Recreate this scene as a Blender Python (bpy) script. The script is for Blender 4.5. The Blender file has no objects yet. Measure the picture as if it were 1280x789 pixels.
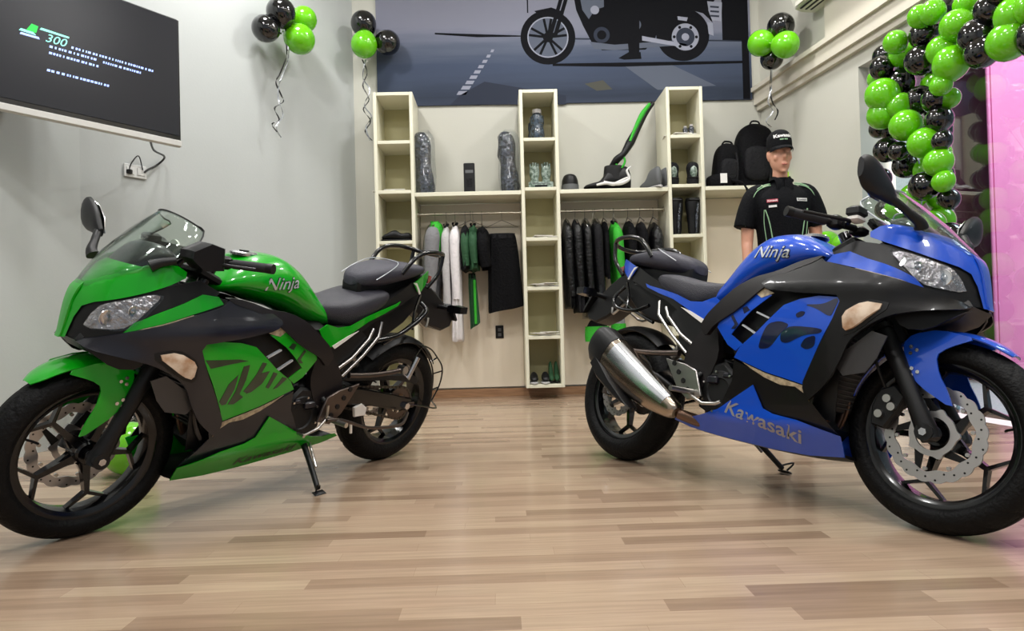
import bpy, bmesh, math, random
from math import sin, cos, pi, radians, sqrt
from mathutils import Vector, Matrix, Euler
from mathutils.geometry import delaunay_2d_cdt
from mathutils.bvhtree import BVHTree
random.seed(7)
SC = bpy.context.scene
COL = SC.collection

# ------------------------------------------------------------------ materials
def lin(c):
    if isinstance(c, str):
        c = tuple(int(c[i:i + 2], 16) / 255 for i in (0, 2, 4))
    return tuple((x / 12.92 if x <= .04045 else ((x + .055) / 1.055) ** 2.4) for x in c) + (1,)

def mat(name, col, rough=.5, metal=0., coat=0., spec=.5, bump=None, noise=None, emit=None, sheen=0., sss=0., trans=0.):
    m = bpy.data.materials.new(name); m.use_nodes = True
    nt = m.node_tree; b = nt.nodes['Principled BSDF']
    b.inputs['Base Color'].default_value = lin(col)
    b.inputs['Roughness'].default_value = rough
    b.inputs['Metallic'].default_value = metal
    b.inputs['Coat Weight'].default_value = coat
    b.inputs['Coat Roughness'].default_value = .04
    b.inputs['Specular IOR Level'].default_value = spec
    b.inputs['Sheen Weight'].default_value = sheen
    b.inputs['Transmission Weight'].default_value = trans
    if sss:
        b.inputs['Subsurface Weight'].default_value = sss
        b.inputs['Subsurface Radius'].default_value = (.05, .03, .02)
    tc = None
    if noise or bump:
        tc = nt.nodes.new('ShaderNodeTexCoord')
    if noise:                      # (scale, second colour, stretch)
        sc, c2, st = noise
        mp = nt.nodes.new('ShaderNodeMapping'); mp.inputs['Scale'].default_value = st
        nz = nt.nodes.new('ShaderNodeTexNoise'); nz.inputs['Scale'].default_value = sc; nz.inputs['Detail'].default_value = 4
        mx = nt.nodes.new('ShaderNodeMix'); mx.data_type = 'RGBA'
        mx.inputs['A'].default_value = lin(col); mx.inputs['B'].default_value = lin(c2)
        cr = nt.nodes.new('ShaderNodeMapRange'); cr.inputs['From Min'].default_value = .38; cr.inputs['From Max'].default_value = .62
        nt.links.new(tc.outputs['Object'], mp.inputs['Vector']); nt.links.new(mp.outputs[0], nz.inputs['Vector'])
        nt.links.new(nz.outputs['Fac'], cr.inputs['Value']); nt.links.new(cr.outputs[0], mx.inputs['Factor'])
        nt.links.new(mx.outputs['Result'], b.inputs['Base Color'])
    if bump:                       # (scale, strength)
        nb = nt.nodes.new('ShaderNodeTexNoise'); nb.inputs['Scale'].default_value = bump[0]; nb.inputs['Detail'].default_value = 3
        bp = nt.nodes.new('ShaderNodeBump'); bp.inputs['Strength'].default_value = bump[1]; bp.inputs['Distance'].default_value = .02
        nt.links.new(tc.outputs['Object'], nb.inputs['Vector']); nt.links.new(nb.outputs['Fac'], bp.inputs['Height'])
        nt.links.new(bp.outputs[0], b.inputs['Normal'])
    if emit:
        b.inputs['Emission Color'].default_value = lin(emit[0]); b.inputs['Emission Strength'].default_value = emit[1]
    return m

def glass_mat(name, tint, gloss=.5, rough=.02, edge=1.5):
    m = bpy.data.materials.new(name); m.use_nodes = True
    nt = m.node_tree; nt.nodes.clear()
    o = nt.nodes.new('ShaderNodeOutputMaterial'); t = nt.nodes.new('ShaderNodeBsdfTransparent'); t.inputs[0].default_value = lin(tint)
    g = nt.nodes.new('ShaderNodeBsdfGlossy'); g.inputs['Roughness'].default_value = rough
    f = nt.nodes.new('ShaderNodeLayerWeight'); f.inputs['Blend'].default_value = .5
    pw = nt.nodes.new('ShaderNodeMath'); pw.operation = 'POWER'; pw.inputs[1].default_value = 4.0
    ma = nt.nodes.new('ShaderNodeMath'); ma.operation = 'MULTIPLY_ADD'; ma.inputs[1].default_value = .9; ma.inputs[2].default_value = .035
    mu = nt.nodes.new('ShaderNodeMath'); mu.operation = 'MULTIPLY'; mu.inputs[1].default_value = gloss; mu.use_clamp = True
    mx = nt.nodes.new('ShaderNodeMixShader')
    nt.links.new(f.outputs['Facing'], pw.inputs[0]); nt.links.new(pw.outputs[0], ma.inputs[0]); nt.links.new(ma.outputs[0], mu.inputs[0]); nt.links.new(mu.outputs[0], mx.inputs[0])
    nt.links.new(t.outputs[0], mx.inputs[1]); nt.links.new(g.outputs[0], mx.inputs[2]); nt.links.new(mx.outputs[0], o.inputs[0])
    return m

M = dict(
    green=mat('green_paint', '009C0C', .3, spec=.25, coat=.8),
    green_dk=mat('deep_green_paint', '067A12', .3, coat=1.),
    blue=mat('blue_paint', '124CC2', .28, spec=.3, coat=.8),
    band_g=mat('dark_metallic_plastic', '13121C', .36, spec=.4, coat=.3),
    band_b=mat('ebony_metallic_plastic', '0B0A0C', .36, spec=.3, coat=.15),
    matte=mat('black_plastic', '0C0C0E', .45, spec=.35),
    gloss=mat('gloss_black', '060608', .2, spec=.4, coat=.25),
    brownblk=mat('frame_black', '171315', .42, spec=.35),
    dark=mat('black_metal', '080809', .5, spec=.35),
    rubber=mat('tyre_rubber', '060607', .6, spec=.2, bump=(90, .25)),
    grip=mat('rubber_grip', '1A1A1E', .7),
    vinyl=mat('seat_vinyl', '2A2932', .5, bump=(260, .25)),
    vinyl2=mat('seat_vinyl_top', '32313D', .5, bump=(260, .25)),
    steel=mat('brushed_steel', 'B9B6B2', .3, metal=1.),
    alu=mat('aluminium', 'C9C9CC', .22, metal=1.),
    darkalu=mat('dark_aluminium', '5F5550', .35, metal=.9),
    muff=mat('muffler_steel', 'A99C8E', .24, metal=1.),
    shield=mat('heat_shield_steel', 'D6D8DE', .22, metal=1.),
    disc=mat('brake_disc_steel', 'B8B5B4', .3, metal=.85),
    chrome=mat('reflector_chrome', 'C8C2C2', .15, metal=.7, bump=(45, .8), noise=(26, 'A39E9D', (1, 1, 1))),
    white=mat('white_decal', 'E6E2DC', .35),
    beige=mat('gold_beige_decal', 'B9A98C', .4, noise=(60, '8E7E68', (1, 1, 1))),
    silverdec=mat('silver_decal', 'C8CCD2', .3, metal=.4),
    golddec=mat('silver_gold_lettering', '9C9AA0', .35, metal=.35),
    blackdec=mat('black_decal', '0A2A0C', .3, coat=.6),
    bluedec=mat('dark_blue_decal', '0A1036', .28, coat=.7),
    amber=mat('smoked_clear_lens', 'E0CDB8', .15, coat=.6, noise=(18, 'B08A6A', (1, 1, 1))),
    red=mat('red_lens', '9A0E12', .15, coat=.8),
    lens=glass_mat('clear_lens', 'F4F6F8', .9, .02, 1.5),
    screen=glass_mat('windscreen_acrylic', 'EFF5F1', 1.2, .02, 1.6),
    radfin=mat('radiator_fin_grey', '4A4A4C', .45, metal=.6),
    chain=mat('chain_steel', '5A5650', .4, metal=.9),
    brown=mat('exhaust_brown', '6B5446', .35, metal=.8),
)

# ------------------------------------------------------------------ mesh builder
class MB:
    def __init__(s): s.v = []; s.f = []; s.mi = []; s.mats = []
    def _m(s, m):
        m = M[m] if isinstance(m, str) else m
        if m not in s.mats: s.mats.append(m)
        return s.mats.index(m)
    def add(s, vs, fs, m):
        o = len(s.v); k = s._m(m)
        s.v += [tuple(v) for v in vs]; s.f += [tuple(i + o for i in f) for f in fs]; s.mi += [k] * len(fs)
        return s
    def box(s, c, d, m, rot=None):
        R = rot if rot is not None else Matrix.Identity(3)
        vs = [Vector(c) + R @ Vector((x * d[0] / 2, y * d[1] / 2, z * d[2] / 2)) for x in (-1, 1) for y in (-1, 1) for z in (-1, 1)]
        return s.add(vs, [(0, 1, 3, 2), (4, 6, 7, 5), (0, 4, 5, 1), (2, 3, 7, 6), (0, 2, 6, 4), (1, 5, 7, 3)], m)
    def rbox(s, c, d, m, r=.01, rot=None):
        """box with chamfered vertical-ish edges (rounded prism along z, chamfered ends)"""
        R = rot if rot is not None else Matrix.Identity(3)
        r = min(r, min(d) * .49); rings = []
        for (zz, ins) in ((-d[2] / 2, r), (-d[2] / 2 + r, 0), (d[2] / 2 - r, 0), (d[2] / 2, r)):
            ring = []
            for (sx, sy) in ((1, 1), (-1, 1), (-1, -1), (1, -1)):
                hx, hy = d[0] / 2 - ins, d[1] / 2 - ins
                a = [(hx, hy - r), (hx - r * .3, hy - r * .3), (hx - r, hy)]
                if sx * sy < 0: a = a[::-1]
                for (px, py) in a: ring.append(Vector(c) + R @ Vector((sx * px, sy * py, zz)))
            rings.append(ring)
        return s.loft(rings, m, sub=1, closed=True, caps=True)
    def bar(s, p0, p1, w0, w1, t0, t1, m, up=(0, 1, 0)):
        p0, p1, up = Vector(p0), Vector(p1), Vector(up); d = (p1 - p0).normalized()
        wd = d.cross(up).normalized(); up = wd.cross(d).normalized(); vs = []
        for p, w, t in ((p0, w0, t0), (p1, w1, t1)):
            for a, b in ((-1, -1), (1, -1), (1, 1), (-1, 1)): vs.append(p + wd * a * w / 2 + up * b * t / 2)
        return s.add(vs, [(3, 2, 1, 0), (4, 5, 6, 7), (0, 1, 5, 4), (1, 2, 6, 5), (2, 3, 7, 6), (3, 0, 4, 7)], m)
    def tube(s, path, r, m, n=10, smooth=0, caps=True):
        P = [Vector(p) for p in path]
        if smooth: P = crpath(P, smooth)
        rr = r if isinstance(r, (list, tuple)) else [r] * len(P)
        if len(rr) != len(P):
            k = len(rr) - 1; rr = [rr[min(int(i * k / (len(P) - 1)), k - 1)] * (1 - (i * k / (len(P) - 1) - min(int(i * k / (len(P) - 1)), k - 1))) + rr[min(int(i * k / (len(P) - 1)), k - 1) + 1] * (i * k / (len(P) - 1) - min(int(i * k / (len(P) - 1)), k - 1)) for i in range(len(P))]
        rings = []; d0 = (P[1] - P[0]).normalized()
        u = d0.orthogonal().normalized()
        for i, p in enumerate(P):
            d = (P[min(i + 1, len(P) - 1)] - P[max(i - 1, 0)]).normalized()
            u = (u - d * u.dot(d)); u = u.normalized() if u.length > 1e-6 else d.orthogonal().normalized()
            w = d.cross(u)
            rings.append([p + (u * cos(2 * pi * k / n) + w * sin(2 * pi * k / n)) * rr[i] for k in range(n)])
        return s.loft(rings, m, sub=1, closed=True, caps=caps)
    def cyl(s, p0, p1, r, m, n=20, r1=None): return s.tube([p0, p1], [r, r if r1 is None else r1], m, n)
    def loft(s, rings, m, sub=1, closed=True, caps=True, around=1):
        R = [[Vector(p) for p in r] for r in rings]
        if around > 1: R = [crpath(r, around, closed) for r in R]
        if sub > 1:
            cols = [crpath([r[k] for r in R], sub) for k in range(len(R[0]))]
            R = [[cols[k][i] for k in range(len(cols))] for i in range(len(cols[0]))]
        n = len(R[0]); vs = [p for r in R for p in r]; fs = []
        for i in range(len(R) - 1):
            for k in range(n if closed else n - 1):
                a, b = i * n + k, i * n + (k + 1) % n
                fs.append((a, b, b + n, a + n))
        if caps and closed: fs += [tuple(range(n))[::-1], tuple(range((len(R) - 1) * n, len(R) * n))]
        return s.add(vs, fs, m)
    def lathe(s, prof, m, c=(0, 0), n=96, axis='y', o=(0, 0, 0), closed=False):
        """profile of (r, y); turned about the y axis (or z / x) through o"""
        vs = []; k = len(prof); fs = []
        for i in range(n):
            a = 2 * pi * i / n
            for r, y in prof:
                p = {'y': (r * cos(a), y, r * sin(a)), 'z': (r * cos(a), r * sin(a), y), 'x': (y, r * cos(a), r * sin(a))}[axis]
                vs.append((p[0] + o[0], p[1] + o[1], p[2] + o[2]))
        for i in range(n):
            for j in range(k if closed else k - 1):
                a = i * k + j; b = i * k + (j + 1) % k; c2 = ((i + 1) % n) * k + (j + 1) % k; d = ((i + 1) % n) * k + j
                fs.append((a, b, c2, d))
        if not closed:
            if prof[0][0] > 1e-5: fs.append(tuple(i * k for i in range(n)))
            if prof[-1][0] > 1e-5: fs.append(tuple(i * k + k - 1 for i in range(n))[::-1])
        return s.add(vs, fs, m)
    def prism(s, poly, y0, y1, m, plane='xz', bev=0):
        """extruded polygon; plane xz extrudes along y, xy along z, yz along x"""
        n = len(poly); f = {'xz': lambda a, b, t: (a, t, b), 'xy': lambda a, b, t: (a, b, t), 'yz': lambda a, b, t: (t, a, b)}[plane]
        if not bev:
            tri = delaunay_2d_cdt([Vector(p) for p in poly], [], [list(range(n))], 1, 1e-6)
            V2, F2 = tri[0], tri[2]; k = len(V2)
            vs = [f(p[0], p[1], y0) for p in V2] + [f(p[0], p[1], y1) for p in V2]
            fs = [tuple(t) for t in F2] + [tuple(i + k for i in t[::-1]) for t in F2]
            cnt = {}
            for t in F2:
                for i in range(len(t)):
                    e = (t[i], t[(i + 1) % len(t)]); cnt[e] = 1
            for (a, b) in list(cnt):
                if (b, a) not in cnt: fs.append((b, a, a + k, b + k))
            return s.add(vs, fs, m)
        cx = sum(p[0] for p in poly) / n; cy = sum(p[1] for p in poly) / n
        ins = []
        for i in range(n):
            a, b, c = Vector(poly[i - 1]), Vector(poly[i]), Vector(poly[(i + 1) % n])
            d = ((a - b).normalized() + (c - b).normalized())
            if d.length < .05: d = Vector((cx, cy)) - b
            d.normalize()
            if d.dot(Vector((cx, cy)) - b) < 0: d = -d
            ins.append(tuple(b + d * bev))
        rings = [[f(p[0], p[1], y0) for p in ins], [f(p[0], p[1], y0 + bev) for p in poly], [f(p[0], p[1], y1 - bev) for p in poly], [f(p[0], p[1], y1) for p in ins]]
        return s.loft(rings, m)
    def sphere(s, c, r, m, n=20, sc=(1, 1, 1)):
        vs = []; fs = []; k = n // 2
        for i in range(1, k):
            for j in range(n):
                a, b = pi * i / k, 2 * pi * j / n
                vs.append((c[0] + r * sc[0] * sin(a) * cos(b), c[1] + r * sc[1] * sin(a) * sin(b), c[2] + r * sc[2] * cos(a)))
        for i in range(k - 2):
            for j in range(n): fs.append((i * n + j, (i + 1) * n + j, (i + 1) * n + (j + 1) % n, i * n + (j + 1) % n))
        t, b = len(vs), len(vs) + 1
        vs += [(c[0], c[1], c[2] + r * sc[2]), (c[0], c[1], c[2] - r * sc[2])]
        for j in range(n):
            fs.append((t, j, (j + 1) % n)); fs.append((b, (k - 2) * n + (j + 1) % n, (k - 2) * n + j))
        return s.add(vs, fs, m)
    def mirror(s):
        o = MB(); o.mats = list(s.mats); o.v = [(x, -y, z) for x, y, z in s.v]; o.f = [f[::-1] for f in s.f]; o.mi = list(s.mi); return o
    def xf(s, Mx):
        s.v = [tuple(Mx @ Vector(v)) for v in s.v]; return s
    def bvh(s): return BVHTree.FromPolygons([Vector(v) for v in s.v], s.f)
    def build(s, name, parent=None, smooth=40, weld=True, loc=None, rot=None, mods=None):
        me = bpy.data.meshes.new(name); me.from_pydata(s.v, [], s.f)
        for m in s.mats: me.materials.append(m)
        me.polygons.foreach_set('material_index', s.mi); me.update()
        bm = bmesh.new(); bm.from_mesh(me)
        if weld: bmesh.ops.remove_doubles(bm, verts=bm.verts, dist=1e-5)
        bmesh.ops.recalc_face_normals(bm, faces=bm.faces); bm.to_mesh(me); bm.free()
        if smooth:
            me.polygons.foreach_set('use_smooth', [True] * len(me.polygons)); me.set_sharp_from_angle(angle=radians(smooth))
        o = bpy.data.objects.new(name, me); COL.objects.link(o)
        if parent: o.parent = parent
        if loc: o.location = loc
        if rot: o.rotation_euler = rot
        return o

def crpath(P, k, closed=False):
    n = len(P); out = []
    P = [Vector(p) for p in P]
    for i in range(n if closed else n - 1):
        if closed: a, b, c, d = P[(i - 1) % n], P[i], P[(i + 1) % n], P[(i + 2) % n]
        else: a, b, c, d = P[max(i - 1, 0)], P[i], P[i + 1], P[min(i + 2, n - 1)]
        for j in range(k):
            t = j / k
            out.append(.5 * ((2 * b) + (c - a) * t + (2 * a - 5 * b + 4 * c - d) * t * t + (3 * b - a - 3 * c + d) * t ** 3))
    if not closed: out.append(P[-1])
    return out

def cr1(x, X, Y):
    """smooth 1-D interpolation through points"""
    if x <= X[0]: return Y[0]
    if x >= X[-1]: return Y[-1]
    i = max(j for j in range(len(X) - 1) if X[j] <= x); h = X[i + 1] - X[i]; t = (x - X[i]) / h
    m0 = (Y[i + 1] - Y[i - 1]) / (X[i + 1] - X[i - 1]) if i > 0 else (Y[1] - Y[0]) / h
    m1 = (Y[i + 2] - Y[i]) / (X[i + 2] - X[i]) if i + 2 < len(X) else (Y[-1] - Y[-2]) / h
    return (2 * t ** 3 - 3 * t * t + 1) * Y[i] + (t ** 3 - 2 * t * t + t) * h * m0 + (-2 * t ** 3 + 3 * t * t) * Y[i + 1] + (t ** 3 - t * t) * h * m1

def chaikin(P, k):
    for _ in range(k):
        Q = []
        for i in range(len(P)):
            a, b = P[i], P[(i + 1) % len(P)]
            Q += [(a[0] * .8 + b[0] * .2, a[1] * .8 + b[1] * .2), (a[0] * .2 + b[0] * .8, a[1] * .2 + b[1] * .8)]
        P = Q
    return P

def inside(p, poly):
    c = False; n = len(poly); x, y = p
    for i in range(n):
        x1, y1 = poly[i]; x2, y2 = poly[(i + 1) % n]
        if (y1 > y) != (y2 > y) and x < (x2 - x1) * (y - y1) / (y2 - y1) + x1: c = not c
    return c

def patch(mb, poly, m, surf, off=0., sp=.025, rnd=1, th=.004):
    """curved shell: outline in (x, z), laid on the surface y = surf(x, z) + off, with thickness"""
    if rnd: poly = chaikin(poly, rnd)
    den = []
    for i in range(len(poly)):
        a, b = poly[i], poly[(i + 1) % len(poly)]; L = math.dist(a, b); k = max(1, int(L / sp))
        den += [(a[0] + (b[0] - a[0]) * j / k, a[1] + (b[1] - a[1]) * j / k) for j in range(k)]
    n = len(den)
    xs = [p[0] for p in den]; zs = [p[1] for p in den]; pts = list(den); z = min(zs) + sp * .5; row = 0
    while z < max(zs):
        x = min(xs) + (sp * .5 if row % 2 else 0)
        while x < max(xs):
            if inside((x, z), den) and all((x - q[0]) ** 2 + (z - q[1]) ** 2 > (sp * .55) ** 2 for q in den): pts.append((x, z))
            x += sp
        z += sp; row += 1
    r = delaunay_2d_cdt([Vector(p) for p in pts], [], [list(range(n))], 1, 1e-7)
    V2, F2 = r[0], r[2]; k = len(V2)
    offf = off if callable(off) else (lambda x, z: off)
    vo = [(p[0], surf(p[0], p[1]) + offf(p[0], p[1]), p[1]) for p in V2]
    vs = vo + [(a, b - th, c) for a, b, c in vo]
    fs = [tuple(t) for t in F2] + [tuple(i + k for i in t[::-1]) for t in F2]
    e = set((t[i], t[(i + 1) % len(t)]) for t in F2 for i in range(len(t)))
    for (a, b) in e:
        if (b, a) not in e: fs.append((b, a, a + k, b + k))
    return mb.add(vs, fs, m)

def text_geo(txt, size, shear=0., bold=0., sx=1.):
    cu = bpy.data.curves.new('lettering', 'FONT'); cu.body = txt; cu.size = size; cu.shear = shear; cu.offset = bold
    cu.align_x = 'CENTER'; cu.align_y = 'CENTER'; cu.resolution_u = 3
    ob = bpy.data.objects.new('lettering', cu); me = bpy.data.meshes.new_from_object(ob)
    vs = [(v.co.x * sx, v.co.y) for v in me.vertices]; fs = [tuple(p.vertices) for p in me.polygons]
    bpy.data.objects.remove(ob); bpy.data.meshes.remove(me); bpy.data.curves.remove(cu)
    return vs, fs

def text_on(mb, txt, size, c, ang, m, side=1, shear=.2, bold=0., sx=1., lift=.0016, bvh=None):
    """lettering laid on the side surface of mb: projected along y onto it. c=(x,z)"""
    vs, fs = text_geo(txt, size, shear, bold, sx); b = bvh or mb.bvh(); out = []
    for u, v in vs:
        if side > 0: u = -u                      # seen from +y, x runs to the left
        a = ang * (1 if side < 0 else -1)
        x = c[0] + u * cos(a) - v * sin(a); z = c[1] + u * sin(a) + v * cos(a)
        h = b.ray_cast(Vector((x, 2. * side, z)), Vector((0, -side, 0)))
        y = h[0].y if h[0] is not None else (out[-1][1] if out else 0)
        out.append((x, y + lift * side, z))
    mb.add(out, fs, m); return mb

def empty(name, loc=(0, 0, 0), rot=(0, 0, 0), label=None, cat=None, group=None, kind=None):
    o = bpy.data.objects.new(name, None); COL.objects.link(o); o.location = loc; o.rotation_euler = rot; o.empty_display_size = .1
    return tag(o, label, cat, group, kind)

def tag(o, label=None, cat=None, group=None, kind=None):
    if label: o['label'] = label
    if cat: o['category'] = cat
    if group: o['group'] = group
    if kind: o['kind'] = kind
    return o
# ------------------------------------------------------------------ motorcycle
# bike frame: x forward from the rear tyre's contact point, y to the bike's left, z up
ZZ = [.15, .18, .25, .40, .55, .65, .75, .85, .95, 1.05]
WW = [.09, .115, .165, .20, .225, .235, .225, .195, .165, .14]
XX = [.40, .60, .80, 1.0, 1.15, 1.25]
FF = [.78, .85, .92, 1.0, 1.02, .97]
XZ = [.60, .66, .68, .70, .75, .80, .84, .89, .95, 1.0, 1.12]
XF = [1.58, 1.54, 1.515, 1.510, 1.503, 1.494, 1.480, 1.455, 1.41, 1.36, 1.26]
def S(x, z):
    w = cr1(z, ZZ, WW)
    if x < 1.25: return w * cr1(x, XX, FF)
    xf = cr1(z, XZ, XF); t = min(1., (x - 1.25) / (xf - 1.25))
    return w * .97 * max(0., 1 - t * t) ** .8
def T(x, z): return cr1(x, [-.15, -.1, 0, .2, .4, .65], [.05, .07, .10, .125, .145, .155])

def wheel(parent, name, xc, rt, w, rw, ang, colr, kind):
    o = (xc, 0, rt)
    rim = MB()
    lip = [(.2225, rw), (.2225, rw + .004), (.216, rw + .004), (.206, rw), (.196, rw - .006), (.193, rw * .35), (.192, 0), (.193, -rw * .35), (.196, -rw + .006), (.206, -rw), (.216, -rw - .004), (.2225, -rw - .004), (.2225, -rw), (.214, -rw * .8), (.20, 0), (.214, rw * .8)]
    rim.lathe(lip, colr, o=o, closed=True, n=96)
    hub = .055 if kind == 'rear' else .042
    rim.lathe([(.012, hub), (.034, hub), (.040, hub - .008), (.036, .02), (.036, -.02), (.040, -hub + .008), (.034, -hub), (.012, -hub)], colr, o=o, n=32)
    for k in range(5):
        a = radians(ang + 72 * k)
        def P(r, da=0, y=0): return (xc + r * cos(a + da), y, rt + r * sin(a + da))
        rim.bar(P(.03), P(.155), .026, .014, .040, .024, colr)
        for s in (-1, 1): rim.bar(P(.148), P(.197, s * .34), .012, .009, .024, .020, colr)
        for s in (-1, 1): rim.bar(P(.045, s * .45), P(.085, s * .06), .008, .008, .018, .018, colr)
    r = rim.build(name, parent, 35)
    # tyre with a shallow tread pattern
    prof = []; cut = 15
    for i in range(cut):
        t = -pi * .60 + 2 * pi * .60 * i / (cut - 1)
        prof.append((rt - w * .42 + w * .42 * cos(t), w / 2 * sin(t) / 1.0))
    prof = [(.217, -rw - .001)] + [p for p in prof if p[0] > .23] + [(.217, rw + .001)]
    prof = [(p.x, p.y) for p in crpath([Vector((a, b, 0)) for a, b in prof], 3)]
    n = 288; vs = []; k = len(prof); fs = []
    for i in range(n):
        a = 2 * pi * i / n
        for rr, yy in prof:
            dd = 0
            if rr > rt - .032 and abs(yy) > .012:
                ph = (i / n * 20 + abs(yy) * 12 + (.5 if yy > 0 else 0)) % 1
                if ph < .11: dd = .0035
            if abs(abs(yy) - w * .12) < .0025 and rr > rt - .03: dd = .003
            vs.append((xc + (rr - dd) * cos(a), yy, rt + (rr - dd) * sin(a)))
    for i in range(n):
        for j in range(k - 1):
            fs.append((i * k + j, i * k + j + 1, ((i + 1) % n) * k + j + 1, ((i + 1) % n) * k + j))
    ty = MB().add(vs, fs, 'rubber')
    ty.build('tyre', r, 60)
    # valve
    a = radians(ang + 118)
    MB().tube([(xc + .19 * cos(a), 0, rt + .19 * sin(a)), (xc + .165 * cos(a), .012, rt + .165 * sin(a)), (xc + .155 * cos(a), .03, rt + .155 * sin(a))], .004, 'matte', 8).build('valve', r)
    return r

def petal_disc(parent, xc, zc, y, R, r0, nw=10):
    d = MB(); n = 160; vs = []; fs = []
    for i in range(n):
        a = 2 * pi * i / n
        ro = R + .0055 * abs(sin(nw * a / 2 * 2)) - .003; ri = r0 + .004 * sin(nw * a)
        for rr, yy in ((ri, -.0025), (ri, .0025), (ro, .0025), (ro, -.0025)): vs.append((xc + rr * cos(a), y + yy, zc + rr * sin(a)))
    for i in range(n):
        for j in range(4):
            fs.append((i * 4 + j, i * 4 + (j + 1) % 4, ((i + 1) % n) * 4 + (j + 1) % 4, ((i + 1) % n) * 4 + j))
    d.add(vs, fs, 'disc')
    for i in range(30):
        a = 2 * pi * i / 30; rr = r0 + (R - r0) * (.3, .55, .78)[i % 3]
        for s in (-1, 1): d.cyl((xc + rr * cos(a), y + s * .0024, zc + rr * sin(a)), (xc + rr * cos(a), y + s * .0031, zc + rr * sin(a)), .0032, 'dark', 8)
    for i in range(10):
        a = 2 * pi * i / 10 + .15; d.cyl((xc + (r0 - .004) * cos(a), y - .004, zc + (r0 - .004) * sin(a)), (xc + (r0 - .004) * cos(a), y + .004, zc + (r0 - .004) * sin(a)), .006, 'steel', 10)
    return d.build('brake_disc', parent)

def sec(x, w, zt, zb, p=2.6, n=24, bulge=.42, tuck=.8):
    """closed section of a pod: domed top, widest low, tucked bottom"""
    zm = zb + (zt - zb) * bulge; r = []
    for i in range(n):
        a = 2 * pi * i / n; cx, sx = cos(a), sin(a)
        q = 2 / p
        yy = w * math.copysign(abs(cx) ** q, cx)
        if sx >= 0: zz = zm + (zt - zm) * abs(sx) ** q
        else:
            zz = zm - (zm - zb) * abs(sx) ** q; yy *= 1 - (1 - tuck) * abs(sx)
        r.append((x, yy, zz))
    return r

def both(make, parent, name, label=None):
    """build a left part and its mirror image on the right"""
    for s in (1, -1):
        mb = make(s)
        if s < 0: mb = mb.mirror()
        o = mb.build(name, parent)
        if label: o['label'] = label

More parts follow.
